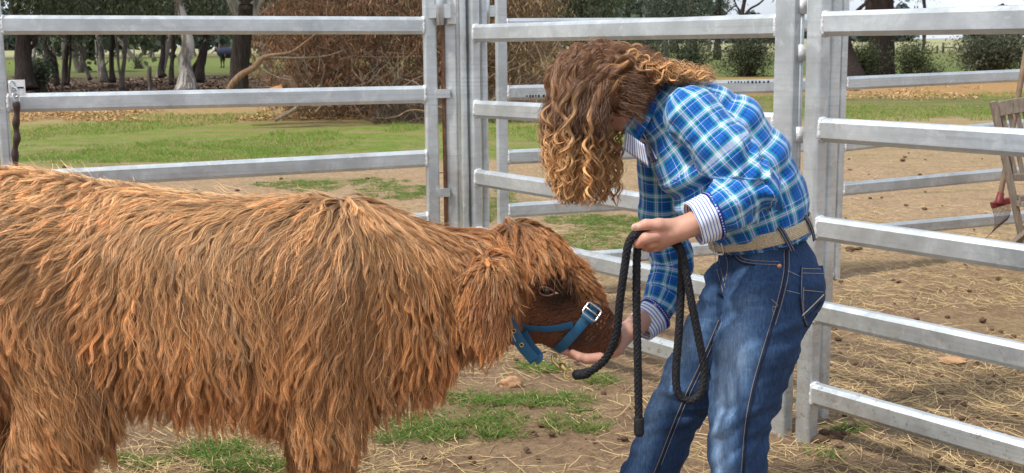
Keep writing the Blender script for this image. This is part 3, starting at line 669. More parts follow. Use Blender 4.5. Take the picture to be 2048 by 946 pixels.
tree('bare crooked gum with twisting branches against the pale sky', [(1498, -50, 6), (1490, 0, 8), (1484, 40, 9), (1480, 120, 11)], 76, b_dark, extra=[[(1545, -20, 2.5), (1520, 6, 3.5), (1500, 18, 4), (1488, 34, 6)], [(1440, 40, 2), (1455, 24, 3), (1470, 12, 3.5), (1478, 20, 4), (1484, 40, 5)], [(1466, -20, 2), (1470, 4, 3.4), (1478, 22, 4), (1483, 45, 5)]], crownspec=(1530, -50, 55, 30, 24), tints=greyT)
tree('dark gum with level branches against sky, left of the leafy tree', [(1256, -20, 9), (1256, 20, 10), (1255, 60, 11), (1254, 110, 13)], 70, b_dark, extra=[[(1282, 19, 2), (1268, 16, 3), (1258, 20, 4)]], crownspec=(1225, -10, 50, 50, 60))
tree('round leafy grey-green gum rising above the middle panel', [(1330, 20, 12), (1330, 70, 13), (1330, 125, 15)], 66, b_grey, crownspec=(1340, 10, 60, 46, 90), tints=greyT)
tree('dark dense tree behind the top of the dead brown pile', [(1160, 10, 16), (1160, 60, 16), (1160, 140, 18)], 52, b_dark, crownspec=(1160, 0, 90, 50, 110))
tree('dark dense tree behind the hinge posts of the gate', [(960, 10, 16), (960, 60, 16), (960, 140, 18)], 54, b_dark, crownspec=(930, -10, 110, 46, 100))
# bushes
def bush(label, u, v0, v1, ru, y, n, tints=gumT, size=.12, per=34):
    c = P(u, (v0+v1)/2, y); k = y/2400; root = empty('bush', (c[0], y, 0), label, 'bush', 'green bushes beyond the yard')
    rz = (v1-v0)/2*k
    uu = rng.normal(0, 1, (n, 3)); uu /= np.linalg.norm(uu, axis=1)[:, None]; q = c+uu*np.array([ru*k, ru*k*.8, rz])*rng.uniform(.2, 1, (n, 1))
    q += rng.normal(0, .12, q.shape); q[:, 2] = np.maximum(q[:, 2], .1)
    V, F, T = leaf_geo(q, per, (.38, .38, .34), size, tints, .3, .32); mesh_obj('foliage', V, F, leafm, root, False, attrs={'tint': T})
    b = np.array([c[0], y, 0.]); s = np.linspace(0, 1, 6)[None, :, None]; st = b+np.concatenate([rng.normal(0, .15, (40, 2)), np.zeros((40, 1))], 1)
    pos = st[:, None]*(1-s)+q[rng.integers(0, n, 40)][:, None]*s
    curves_obj('stems', pos, np.linspace(.03, .008, 6)[None], twigm, np.array([[[.08, .06, .045]]]), root)
lightT = [(.1, .14, .055), (.07, .1, .04), (.05, .075, .03), (.15, .17, .085)]
bush('dense dark green bush right behind the middle panel, tallest of its row', 1495, 55, 158, 62, 50, 210)
bush('murky olive bush behind the curly hair and the top rail', 1385, 60, 152, 60, 56, 150)
bush('loose olive bush between the brown pile and the leafy gum', 1290, 62, 150, 60, 57, 150)
bush('small bright green bush between the two big trunks on the right', 1727, 78, 152, 26, 45, 80, lightT)
bush('green bush with spreading sprays right of the massive trunk', 1822, 80, 154, 38, 45, 95, lightT)
bush('low dark tip of bush beside the grassy gap, left of the large bush', 1858, 118, 156, 22, 46, 26, lightT)
bush('large grey-green bush above the slatted chair', 1980, 55, 150, 78, 42, 330, [(.085, .1, .06), (.06, .075, .04), (.12, .135, .09)])
bush('tall grey-green bush at the far end beyond the wooden pole', 2090, 30, 150, 60, 41, 160, [(.085, .1, .06), (.06, .075, .04), (.12, .135, .09)])
bush('small blue-green sapling bush between the left gum trunks', 75, 115, 172, 16, 38, 60, [(.09, .11, .075), (.06, .08, .05)])
bush('tiny lone shrub out on the left green paddock', 276, 112, 132, 8, 80, 14, lightT)
# fallen dead tree
D0 = P(780, 235, 24.); dt = empty('fallen_tree', (D0[0], 24.5, 0), 'big fallen tree of dead brown hanging leaves and bare branches beyond the gate', 'fallen tree')
def limb(pts, y, mat, name='branch', lump=.1, seg=9):
    V, F = trunk_geo(pts, y, seg, lump, int(pts[0][0]*7+pts[0][1])); return mesh_obj(name, V, F, mat, dt)
limb([(456, 182, 11), (464, 168, 12), (482, 150, 13), (508, 135, 13), (524, 117, 11), (545, 110, 8), (580, 105, 6), (610, 85, 4), (640, 60, 3)], 21.8, b_tan, 'main_limb')
limb([(524, 117, 8), (560, 116, 6), (600, 116, 5), (650, 112, 3), (690, 100, 2)], 21.9, b_dead)
limb([(518, 135, 5), (540, 148, 4), (566, 158, 3), (585, 160, 2)], 21.8, b_dead)
limb([(550, 240, 9), (565, 232, 10), (585, 222, 9), (600, 208, 7), (620, 190, 5), (640, 170, 4)], 21.9, b_dead, 'main_limb')
limb([(578, 142, 4), (590, 130, 5), (602, 118, 4), (610, 108, 2)], 23.0, b_tan)
for k in range(64):
    u0 = rng.uniform(560, 1010); v0 = rng.uniform(150, 232); a = rng.uniform(-2.9, -.25); Ls = rng.uniform(50, 170); y = rng.uniform(22, 22.9) if k % 2 else rng.uniform(23, 26); pts = []; w = rng.uniform(2.2, 5)
    u, v = u0, v0
    for j in range(7):
        pts.append((u, v, w*(1-j/7.6))); a += rng.normal(0, .3); u += Ls/6*math.cos(a); v += Ls/6*math.sin(a)*.75
        v = min(v, 236)
    limb(pts, y, b_dead if rng.random() < .85 else b_tan, seg=6)
    for _ in range(3):
        i = rng.integers(1, 5); a2 = a+rng.choice([-1, 1])*rng.uniform(.4, 1.1); u, v, ww = pts[i]; w2 = ww*.55; p2 = []
        for j in range(5):
            p2.append((u, v, max(.8, w2*(1-j/5.5)))); a2 += rng.normal(0, .25); u += Ls/10*math.cos(a2); v = min(v+Ls/10*math.sin(a2)*.8, 238)
        limb(p2, y+rng.uniform(-.2, .2), b_dead, seg=5) if k < 30 else None
n = 2000; cu = rng.uniform(500, 1100, n); cvv = 235-np.abs(rng.beta(1.1, 1.0, n))*330; y = rng.uniform(24, 28.5, n)
keep = (cvv > 40+60*np.sin(cu*.03)*0) | True
cen = np.array([P(a, b, c) for a, b, c in zip(cu, cvv, y)]); edge = fbm(cen*.55, 3, 77)
lim = np.where(cu < 640, (640-cu)*.55, 0); keep = (edge > -.22) & (cu > 520) & (cvv < 228-lim*.7+0) & ~((cu < 560) & (cvv > 110) & (edge < .1)); cen = cen[keep]; cu = cu[keep]
brT = [(.32, .155, .08), (.38, .2, .11), (.17, .09, .055), (.25, .155, .08)]
V, F, T = leaf_geo(cen, 46, (.5, .5, .42), .13, brT, 1.5, .17)
T2 = np.repeat(np.repeat(np.clip((cu-820)/200, 0, 1), 46), 4)[:, None]; T = T*(1-.55*T2)+.55*T2*np.array([.24, .18, .085])*T.mean(1, keepdims=True)/.17
mesh_obj('dead_foliage', V, F, leafm, dt, False, attrs={'tint': T})
# thin twigs through the whole pile
n = 1500; i = rng.integers(0, len(cen), n); st_ = cen[i]; d = rng.normal(0, 1, (n, 3)); d[:, 2] = np.abs(d[:, 2])*.6; d /= np.linalg.norm(d, axis=1)[:, None]; s = np.linspace(-.5, .5, 7)[None, :, None]
pos = st_[:, None]+s*d[:, None]*rng.uniform(.5, 1.6, (n, 1, 1))+.25*(s**2)*rng.normal(0, 1, (n, 1, 3))
pos[..., 2] = np.maximum(pos[..., 2], .02)
curves_obj('twigs', pos, rng.uniform(.004, .011, (n, 1))*np.ones((1, 7)), twigm, (np.array([[[.24, .18, .13]]])*rng.uniform(.4, 1.3, (n, 1, 1))), dt)
# grey twiggy scrub at its right foot
n = 700; x = rng.uniform(-2.6, .9, n); st_ = np.stack([x, rng.uniform(22.5, 24.5, n), 0*x], -1); d = np.stack([rng.normal(0, .5, n), rng.normal(0, .3, n), rng.uniform(.3, 1, n)], -1); s = np.linspace(0, 1, 5)[None, :, None]
curves_obj('scrub', st_[:, None]+s*d[:, None]*.6+.15*s**2*rng.normal(0, 1, (n, 1, 3)), np.linspace(.008, .003, 5)[None], twigm, np.array([[[.2, .15, .11]]])*rng.uniform(.4, 1.2, (n, 1, 1)), dt)
# split orange log
a, b = P(486, 183, 21.7), P(566, 168, 21.9); q = empty('split_log', (b[0], b[1], 0), 'freshly split orange log lying at the foot of the fallen tree', 'log')
s = np.linspace(0, 1, 24)[:, None]; ctr = a*(1-s)+b*s; ctr[:, 2] = np.linspace(.52, .63, 24); V, F = tube_geo(ctr, np.linspace(.04, .16, 24)*(1+.1*vnoise(ctr*4)), 12, True, None, .5)
t = NT('orange_wood'); p_ = t.pos(); om = t.fin(t.mix(t.noise(t.mapv(p_, (2, 2, 30)), 3, 4, .6), (.42, .17, .055), (.66, .36, .16)), .8, 0, None, .2)
mesh_obj('timber', V, F, om, q); a2 = P(556, 172, 22.0); V, F = tube_geo(spline([a2, P(575, 162, 22.1), P(585, 185, 22.1), P(590, 215, 22.1)], 14), np.linspace(.1, .13, 14), 10); mesh_obj('stub', V, F, b_tan, q)
for (u, v0, v1, w, y, lab) in [(299, 132, 186, 8.5, 36.5, 'round weathered wooden fence post among the gum trunks'), (125, 163, 182, 5, 38, 'short grey fence post near the crooked sapling'), (166, 97, 113, 3.2, 150, 'leftmost thin pale post of the far paddock fence'), (268, 97, 112, 3, 150, 'middle thin pale post of the far paddock fence'), (307, 96, 113, 3, 150, 'rightmost thin pale post of the far paddock fence'), (231, 97, 112, 2.5, 150, 'thin pale far fence post seen between two gum trunks')]:
    a, b = P(u, v0, y), P(u, v1, y); r = w/2400*y/2; m = MB(); m.tube(spline([(a[0], y, -.2), (a[0]*.5+b[0]*.5, y, a[2]*.5), (a[0], y, a[2]-.03), (a[0], y, a[2])], 12), np.r_[np.full(10, r), r*.98, r*.7], 12)
    o = m.build('fence_post', b_grey, None, True); tag(o, lab, 'post', 'weathered posts of the paddock fences')
# far strainer gate on the right
g0 = P(1884, 115, 118.); gr = empty('strainer_fence', (g0[0], 118, 0), 'distant timber posts and rail with wires in the pale far paddock', 'fence')
for (u, v0, w) in ((1875, 91, 3.5), (1887, 85, 4.5)):
    a = P(u, v0, 118); m = MB(); m.tube([(a[0], 118, -.2), (a[0], 118, a[2])], w/2400*118/2, 10); m.build('post', b_dark, gr, True)
m = MB(); a, b = P(1888, 95, 118), P(1912, 95, 118); m.tube([a, b], .06, 8); m.build('rail', b_grey, gr, True)
for zz in (.5, 1.0, 1.4):
    m = MB(); m.tube([(P(1820, 100, 118)[0], 118.1, zz), (P(2100, 100, 118)[0], 118.1, zz)], .015, 5); m.build('wire', b_grey, gr, True)
# paddock wire fence between the gums
# far-off wood
cs, tr = [], []
def wood(name, label, x0, x1, y0, y1, n, hmin, hmax, tints, size):
    cen = []
    x = rng.uniform(x0, x1, n); y = rng.uniform(y0, y1, n); hh = rng.uniform(hmin, hmax, n)
    if name.startswith('middle'): ok_ = np.abs(x/y+.242) > .03; x, y, hh = x[ok_], y[ok_], hh[ok_]; n = len(x)
    for a, b, h in zip(x, y, hh):
        k = 16; w = h*.38; u = rng.normal(0, 1, (k, 3)); u /= np.linalg.norm(u, axis=1)[:, None]
        cen.append(np.array([a, b, h*.6])+u*np.array([w, w, h*.42])*rng.uniform(.3, 1, (k, 1)))
    cen = np.concatenate(cen); cen[:, 2] = np.maximum(cen[:, 2], .4)
    V, F, T = leaf_geo(cen, 16, (h*.22,)*3, size, tints, .2, .8); o = mesh_obj(name, V, F, leafm, None, False, attrs={'tint': T})
    tag(o, label, 'distant trees', kind='stuff')
    s = np.linspace(0, 1, 4)[None, :, None]; st_ = np.stack([x, y-1, 0*x-.3], -1)[:, None]; tp = np.stack([x+rng.normal(0, 1, n), y-1, hh*.8], -1)[:, None]
    c = curves_obj(name+'_stems', st_*(1-s)+tp*s, np.linspace(.28, .1, 4)[None]*hmax/10, twigm, np.array([[[.13, .11, .1]]])*rng.uniform(.5, 2, (n, 1, 1)), o)
distT = [(.06, .085, .065), (.085, .11, .085), (.05, .07, .055)]
wood('left_far_wood', 'far line of gum trees beyond the left paddock', -85, 25, 150, 215, 95, 6, 10.5, distT, 1.1)
wood('middle_near_wood', 'gum scrub filling in behind the left trunks and the fallen tree', -26, 4, 58, 90, 34, 4, 7, gumT, .5)
wood('far_wood', 'blue-grey line of trees along the far horizon', -420, 520, 480, 560, 300, 8, 15, [(.11, .14, .14), (.09, .12, .12)], 3.2)
# horse in a blue rug, far off
hy = 80.; hp = lambda u, v, dy=0.: P(u, v, hy+dy)
hz = Body(.12); B0 = hp(452, 112)
def hq(dx, dy, z): return np.array([B0[0]+dx, hy+dy, z])
hz.cone(hq(-.25, 0, 1.0), hq(.75, 0, 1.02), .27, .29).cone(hq(-.3, 0, 1.05), hq(-.72, 0, 1.22), .17, .12).cone(hq(-.72, 0, 1.22), hq(-.98, 0, 1.0), .11, .07)
hz.cone(hq(-.74, -.07, 1.3), hq(-.73, -.08, 1.42), .03, .015, k=.03).cone(hq(-.74, .07, 1.3), hq(-.73, .08, 1.42), .03, .015, k=.03)
for dx, dy, bk in ((-.3, -.14, 0), (-.2, .14, 0), (.78, -.14, 1), (.68, .14, 1)):
    kx = .1 if bk else 0
    hz.chain([hq(dx, dy, .85), hq(dx+(-.04 if bk else .02), dy, .55), hq(dx+kx, dy, .42), hq(dx+kx*.6, dy, .08), hq(dx+kx*.6-.05, dy, .03)], [.13, .075, .05, .04, .055], k=.06)
hz.chain([hq(1.0, 0, 1.1), hq(1.12, 0, .8), hq(1.1, 0, .5)], [.05, .06, .03], k=.04)
V, F = surface(hz, B0*[1, 0, 0]+[-1.3, hy-.5, -.05], B0*[1, 0, 0]+[1.4, hy+.5, 1.6], .035)
horse = empty('horse', (B0[0], hy, 0), 'far-off dark horse with white face in a navy rug, beside the big dark gum', 'horse')
t = NT('horse_coat'); p_ = t.pos(); sx = t.n('SeparateXYZ'); t.L(p_, sx.inputs[0])
t.fin(t.mix(t.math('GREATER_THAN', t.math('SUBTRACT', B0[0]-.7, sx.outputs[0]), 0.), (.04, .025, .02), (.6, .57, .53)), .6)
mesh_obj('body', relax(V, F, 1), F, t.m, horse)
rg = Body(.1).cone(hq(-.3, 0, 1.01), hq(.78, 0, 1.04), .30, .33).cone(hq(-.2, 0, .9), hq(.7, 0, .92), .27, .29)
V, F = surface(rg, B0*[1, 0, 0]+[-.8, hy-.5, .5], B0*[1, 0, 0]+[1.3, hy+.5, 1.6], .035)
mesh_obj('rug', relax(V, F, 1), F, simple('navy_rug', (.012, .018, .045), .8, var=.3, scale=6), horse)
# ------------------------------------------------------------------ the highland calf
CY = 3.45
def cp_(u, v, dy=0.): return P(u, v, CY+dy)
def SZ(px): return px/2400*3.49
cu_ = np.array([-330, -250, -150, 0, 150, 300, 450, 600, 700, 780, 860, 940, 1000.])
ct_ = np.array([480, 380, 347, 342, 362, 388, 404, 402, 398, 424, 462, 500, 530.])
cb_ = np.array([640, 690, 700, 680, 672, 690, 712, 725, 718, 700, 680, 650, 630.])
cw_ = np.array([.05, .16, .21, .225, .215, .23, .25, .24, .205, .165, .13, .105, .09])
cx_ = np.array([cp_(u, v)[0] for u, v in zip(cu_, (ct_+cb_)/2)])
czt = np.array([cp_(u, v)[2] for u, v in zip(cu_, ct_)]); czb = np.array([cp_(u, v)[2] for u, v in zip(cu_, cb_)])
from_sp = spline(np.stack([cx_, (czt+czb)/2, (czt-czb)/2, cw_], 1)*1., 80)
from_sp = from_sp[np.argsort(from_sp[:, 0])]
def trunk_sdf(p):
    x = p[:, 0]; xs = from_sp[:, 0]; zc = np.interp(x, xs, from_sp[:, 1]); hz_ = np.interp(x, xs, from_sp[:, 2]); wy = np.interp(x, xs, from_sp[:, 3])
    r = np.hypot((p[:, 2]-zc)/hz_, (p[:, 1]-CY)/wy); d = (r-1)*np.minimum(hz_, wy)
    ex = np.maximum(xs[0]-x, x-xs[-1]); return np.maximum(d, ex)
calf = Body(.05)
calf.fn(trunk_sdf)
HDY = -.01
calf.chain([cp_(850, 565), cp_(960, 560), cp_(1045, 555, HDY)], [.135, .12, .10], (0, 1, 0), .95, k=.05)
calf.ell(cp_(1078, 560, HDY), (.112, .098, .118), k=.04)                       # cranium
calf.cone(cp_(1060, 510, HDY), cp_(1035, 480, HDY), .07, .055, (0, 1, 0), 1.1, k=.04)   # poll
calf.cone(cp_(1115, 590, HDY), cp_(1182, 652, HDY), .086, .066, (0, 1, 0), .86, k=.05)   # nose
calf.cone(cp_(1185, 656, HDY), cp_(1205, 672, HDY), .064, .052, (0, 1, 0), 1.0, k=.03)   # muzzle
calf.cone(cp_(1065, 625, HDY), cp_(1165, 690, HDY), .062, .036, (0, 1, 0), 1.0, k=.04)   # jaw
calf.cone(cp_(1180, 702, HDY), cp_(1196, 698, HDY), .022, .020, (0, 1, 0), 1.6, k=.015)  # lower lip
calf.cone(cp_(1075, 560, -.075), cp_(1104, 577, -.085), .03, .028, k=.03)       # brow
for sy in (-1, 1):
    calf.cone(cp_(1219, 643, HDY+sy*.050), cp_(1232, 640, HDY+sy*.062), .012, .010, k=.008, neg=True)    # nostrils
calf.cone(cp_(1164, 706, -.075), cp_(1222, 694, -.07), .004, .004, k=.008, neg=True)     # mouth line
# ears: out to the side, drooping
for sy, k0 in ((-1, 1), (1, 1)):
    calf.chain([cp_(1005, 530, sy*.09), cp_(985, 545, sy*.165), cp_(975, 590, sy*.235), cp_(980, 645, sy*.25)], [.03, .045, .060, .034], (0, 1, 0), .38, k=.015)
# legs
def leg(pts, rads): calf.chain(pts, rads, k=.05)
gz = lambda u, dy, z: np.array([cp_(u, 600, dy)[0], CY+dy, z])
for (du, dy) in ((0, -.13), (-25, .13)):
    leg([cp_(655+du, 600, dy), gz(640+du, dy*1.05, .52), gz(640+du, dy, .30), gz(640+du, dy, .10)], [.11, .085, .058, .042])
    leg([gz(640+du, dy, .10), gz(655+du, dy, .035)], [.042, .05])
for (du, dy) in ((0, -.14), (-60, .14)):
    leg([cp_(55+du, 520, dy*.9), gz(120+du, dy, .62), gz(85+du, dy*1.05, .42), gz(50+du, dy, .33), gz(75+du, dy, .10)], [.15, .12, .075, .06, .042])
    leg([gz(75+du, dy, .10), gz(95+du, dy, .035)], [.042, .05])
lo = [from_sp[0, 0]-.03, CY-.42, -.02]; hi = [cp_(1260, 500)[0], CY+.42, cp_(0, 300)[2]+.04]
V, F = surface(calf, lo, hi, .012); V = relax(V, F, 1, .4)
calf_root = empty('highland_calf', (float(cp_(400, 600)[0]), CY, 0), 'shaggy ginger highland calf in a blue halter, nuzzling the open hand', 'calf')
# skin: dark face and muzzle
vx, vz = V[:, 0], V[:, 2]
hx = cp_(1040, 600)[0]
t = NT('calf_skin'); p_ = t.pos(); n = t.noise(p_, 40, 5, .6)
at = t.n('Attribute', attribute_name='tint'); t.fin(t.mix(t.rangem(n, .3, .7), t.mix(1, at.outputs['Vector'], (.75, .75, .75), 'MULTIPLY'), at.outputs['Vector']), .6, 0, t.bump(n, .3, .004), .35)
skin_c = np.tile(np.array([.13, .06, .03]), (len(V), 1)); mu = np.exp(-(((V-cp_(1218, 668, -.02))/np.array([.035, .08, .05]))**2).sum(1)); skin_c = skin_c*(1-mu[:, None])+np.array([.10, .055, .04])*mu[:, None]
bod = mesh_obj('body', V, F, t.m, calf_root, attrs={'tint': skin_c})
# hooves
hm = simple('hoof_horn', (.07, .055, .045), .5, var=.3, scale=30)
for (u, dy) in ((655, -.13), (630, .13), (95, -.14), (35, .14)):
    q = gz(u, dy, 0); hb = Body(.008)
    for s in (-1, 1): hb.cone(q+[-.01, s*.022, .045], q+[.022, s*.02, .02], .034, .024)
    hb.fn(lambda p: -p[:, 2]+.002, .004)
    f_ = lambda p, hb=hb: np.maximum(smin(cone_d(p, q+[-.01, -.022, .045], q+[.022, -.02, .02], .034, .026)[0], cone_d(p, q+[-.01, .022, .045], q+[.022, .02, .02], .034, .026)[0], .006), -p[:, 2]+.003)
    hv, hf = surface(f_, q+[-.1, -.1, -.01], q+[.1, .1, .1], .006); mesh_obj('hoof', hv, hf, hm, calf_root)
# eye
ec = cp_(1093, 582, -.098)
def calf_surf(u, v, start=-.4, off=0.0):
    """first point of the calf's skin met from the near side along the sight line through (u, v)"""
    q = hit_many(calf, [(u, v)], CY+start)[0]
    return q + off*calf.grad(q[None])[0]
eq = calf_surf(1093, 582); en = calf.grad(eq[None])[0]
m = MB(); bm = bmesh.new(); bmesh.ops.create_uvsphere(bm, u_segments=24, v_segments=16, radius=.0175); vv = np.array([list(w.co) for w in bm.verts]); ff = [[w.index for w in f.verts] for f in bm.faces]; bm.free()
m.add(vv+eq-en*.006, ff); t = NT('calf_eye'); m.build('eyeball', t.fin((.012, .007, .005), .08, 0, None, .6), calf_root, True)
# lids: an almond rim, flesh-coloured at the front corner
exv = np.array([.86, 0, -.2]); exv -= (exv@en)*en; exv /= np.linalg.norm(exv); ezv = np.cross(exv, en)
if ezv[2] < 0: ezv = -ezv
lid = []
for a in np.linspace(0, 2*np.pi, 49):
    cx2 =   .0215*math.cos(a); cz2 = .0118*math.sin(a)*(1-.25*math.cos(a)); q = eq+exv*cx2+ezv*cz2; s = calf(q[None])[0]; q = q - en*(s-.004)+en*.004*(abs(math.sin(a))); lid.append(q)
m = MB(); m.tube(lid, .0036, 8, False); m.build('eyelid', simple('eyelid_skin', (.11, .05, .033), .5, var=.3, scale=90), calf_root, True)
m = MB(); q = eq+exv*.026; q = q-en*calf(q[None])[0]; m.tube([q-exv*.008+en*.002, q+en*.003, q+exv*.009+en*.001], [.003, .0045, .002], 8); m.build('tear_duct', simple('duct_skin', (.36, .19, .145), .45, var=.2, scale=90), calf_root, True)

# --- coat
fur_m = NT('calf_coat'); a_ = fur_m.n('Attribute', attribute_name='tint'); fur_m.L(a_.outputs['Vector'], fur_m.b.inputs['Base Color']); fur_m.S(fur_m.b, 'Roughness', .42); fur_m.S(fur_m.b, 'Specular IOR Level', .45)
tr = fur_m.n('BsdfTranslucent'); fur_m.L(a_.outputs['Vector'], tr.inputs[0]); mx = fur_m.n('MixShader'); mx.inputs[0].default_value = .08
fur_m.L(fur_m.b.outputs[0], mx.inputs[1]); fur_m.L(tr.outputs[0], mx.inputs[2]); fur_m.L(mx.outputs[0], fur_m.out.inputs[0]); fur_m = fur_m.m
def area_sample(V, F, n, weight=None):
    T = np.concatenate([F[:, [0, 1, 2]], F[:, [0, 2, 3]]]); a = V[T[:, 0]]; b = V[T[:, 1]]; c = V[T[:, 2]]
    ar = np.linalg.norm(np.cross(b-a, c-a), axis=1)
    if weight is not None: ar = ar*weight((a+b+c)/3)
    i = rng.choice(len(T), n, p=ar/ar.sum()); r1, r2 = np.sqrt(rng.random(n)), rng.random(n)
    return a[i]*(1-r1)[:, None]+b[i]*(r1*(1-r2))[:, None]+c[i]*(r1*r2)[:, None]
def to_uv(p):
    q = p-CAM; w = q@_F; return 1024+FPX*(q@_R)/w, 473-FPX*(q@_U)/w
# side-view coordinates (as seen square-on in the calf's own mid plane)
def side_uv(p):
    q = p.copy(); 
    return (q[:, 0]-cp_(0, 500)[0])/(cp_(1000, 500)[0]-cp_(0, 500)[0])*1000, 500+(cp_(500, 500)[2]-q[:, 2])/(cp_(500, 500)[2]-cp_(500, 600)[2])*100
def blend(*pairs):
    """weighted mix of (weight array, value)"""
    W = sum(w for w, _ in pairs)+1e-9; return sum(w[:, None]*np.atleast_1d(np.asarray(v, float))[None] if np.ndim(v) < 2 else w[:, None]*v for w, v in pairs)/W[:, None]
def gro(x, a, b): return np.clip((x-a)/(b-a), 0, 1)
NG = 11500
def fur_weight(c):
    nos = np.exp(-(((c-cp_(1224, 643, -.058))/.018)**2).sum(1))
    u, v = side_uv(c); near = np.where(c[:, 1] < CY+.03, 1., .3)*(1-np.exp(-(((c-eq)/.020)**2).sum(1)*.7).clip(0, 1)*1.0).clip(.0, 1)
    w = near*np.where(u > 1040, 2.6, 1.)*np.where(u < -60, .25, 1.)*np.where(c[:, 2] < .12, 0, 1)
    return w*(1-.98*(nos > .3))*np.where((u > 1040) & (v > 500), 1.8, 1)*np.where((np.abs(c[:, 1]-CY) > .15) & (u > 925) & (u < 1040) & (v > 500) & (v < 690), 3.5, 1)
def in_face(u, v): return (gro(u, 1030, 1062)*gro(v, 500, 520)+gro(u, 1100, 1130)*gro(v, 480, 500)).clip(0, 1)
def grow(G, K, L, d0, flow, lift, stiff=.62):
    pos = np.zeros((len(G), K, 3)); pos[:, 0] = G; d = d0/np.linalg.norm(d0, axis=1)[:, None]; q = G.copy(); ds = (L/(K-1))[:, None]
    for k in range(1, K):
        d = d*stiff+flow*(1-stiff); d /= np.linalg.norm(d, axis=1)[:, None]+1e-9; q = q+d*ds
        s = calf(q); tgt = lift*min(1, k/4.); m_ = s < tgt
        if m_.any():
            g = calf.grad(q[m_]); q[m_] += g*(tgt[m_]-s[m_])[:, None]; d[m_] = (q[m_]-pos[m_, k-1]); d[m_] /= np.linalg.norm(d[m_], axis=1)[:, None]+1e-9
        pos[:, k] = q
    return pos
K = 15
G = area_sample(V, F, NG, fur_weight); n_g = calf.grad(G); u, v = side_uv(G)
face = in_face(u, v); isear = ((G[:, 1] < CY-.145) & (u > 925) & (u < 1030) & (v < 680) & (v > 500)) | ((G[:, 1] > CY+.145) & (u > 925) & (u < 1030) & (v < 680) & (v > 500))
legw = gro(v, 735, 800); rump = gro(u, 480, 150)*gro(v, 560, 400); neck = gro(u, 780, 900)*(1-gro(u, 1000, 1050))
fore = gro(u, 985, 1005)*gro(u, 1105, 1085)*gro(v, 508, 480)
bridge = gro(u, 1118, 1145)*(1-fore)*(gro(n_g[:, 2]*.8+n_g[:, 0]*.6, .30, .7)*gro(v, 625, 585)).clip(0, 1)
L = .20+.012*gro(v, 500, 700)-.035*neck - .06*gro(v, 430, 380) - .05*rump - .03*gro(v, 560, 720)*0
L = L*(1-legw)+.105*legw
L = np.where(u > 1010, .10, L)
L = L*(1-face)+.013*face
L = L*(1-bridge)+.048*bridge
L = L*(1-fore)+(.108-.05*gro(u, 1035, 1075))*fore
L = np.where((~isear) & (u > 915) & (u < 1045) & (v > 500) & (v < 700), L*.72, L); jaw = gro(u, 1000, 1030)*gro(u, 1090, 1060)*gro(v, 640, 680); L = L*(1-jaw)+.05*jaw
L = np.where(isear, .05+.04*gro(v, 560, 640), L); L = L*rng.uniform(.72, 1.18, NG)
muzz = gro(u, 1165, 1190)*gro(v, 600, 640); L = L*(1-muzz)+.008*muzz
flow = np.tile(np.array([-.12, -.02, -1.]), (NG, 1))
flow += rump[:, None]*np.array([-.95, 0, .25]); flow += neck[:, None]*np.array([.05, 0, 0])
flow += legw[:, None]*np.stack([.25*vnoise(G*7), .1*vnoise(G*7+9), 0*u], -1)
wander = np.stack([fbm(G*np.array([5, 5, 3]), 2, 5), 0*u, 0*u], -1)*.8; flow += wander*(1-face[:, None])
flow[:, 1] += np.where(G[:, 1] < CY, -.1, .1)
ffl = np.stack([.12+.5*gro(u, 1020, 1110), np.sign(G[:, 1]-CY+.02)*.35+rng.normal(0, .15, NG), -.75+.2*gro(u, 1060, 1110)], -1); flow = flow*(1-fore[:, None])+ffl*fore[:, None]
fdir = np.stack([-.55+0*u, 0*u, -.45+.6*gro(v, 700, 560)], -1); face = face*(1-bridge)*(1-fore); flow = flow*(1-face[:, None])+fdir*face[:, None]
flow = flow*(1-bridge[:, None])+np.array([.62, 0, -.62])*bridge[:, None]
d0 = n_g*(.55+.75*fore-.42*face)[:, None]+flow*.7+np.array([0, 0, .25])*(gro(v, 420, 380)*(1-face))[:, None]
er_r = np.hypot(u-984, (v-575)*.8); rad_f = np.stack([(u-984)/120+.45*vnoise(G*22), np.full(NG, -.12)*np.sign(CY-G[:, 1]), -1.0+.45*vnoise(G*22+7)], -1); flow = np.where(isear[:, None], rad_f, flow)
d0 = np.where(isear[:, None], n_g*.6+rad_f*.4+np.array([0, 0, .75])*gro(v, 570, 520)[:, None], d0)
lift = .003+.002*(1-face)+.013*(1-face)*rng.random(NG)
GP = grow(G, K, L, d0, flow, lift)
GP[..., 2] = np.maximum(GP[..., 2], .01)
# lock waves
tt = np.linspace(0, 1, K); seg = np.cumsum(np.ones(K))/K
wl_ = rng.uniform(.065, .15, NG); ph = rng.uniform(0, 6.28, NG); s_ = L[:, None]*tt[None]
amp = (.0010+.0075*tt[None]**.8)*gro(L, .03, .12)[:, None]*rng.uniform(.5, 1.5, NG)[:, None]*(1+.5*legw[:, None])
side_d = np.cross(flow, n_g); side_d /= np.linalg.norm(side_d, axis=1)[:, None]+1e-9
GP = GP+side_d[:, None]*(amp*np.sin(s_/wl_[:, None]*6.28+ph[:, None]))[..., None]+n_g[:, None]*(.35*amp*np.cos(s_/wl_[:, None]*6.28*.8+ph[:, None]))[..., None]
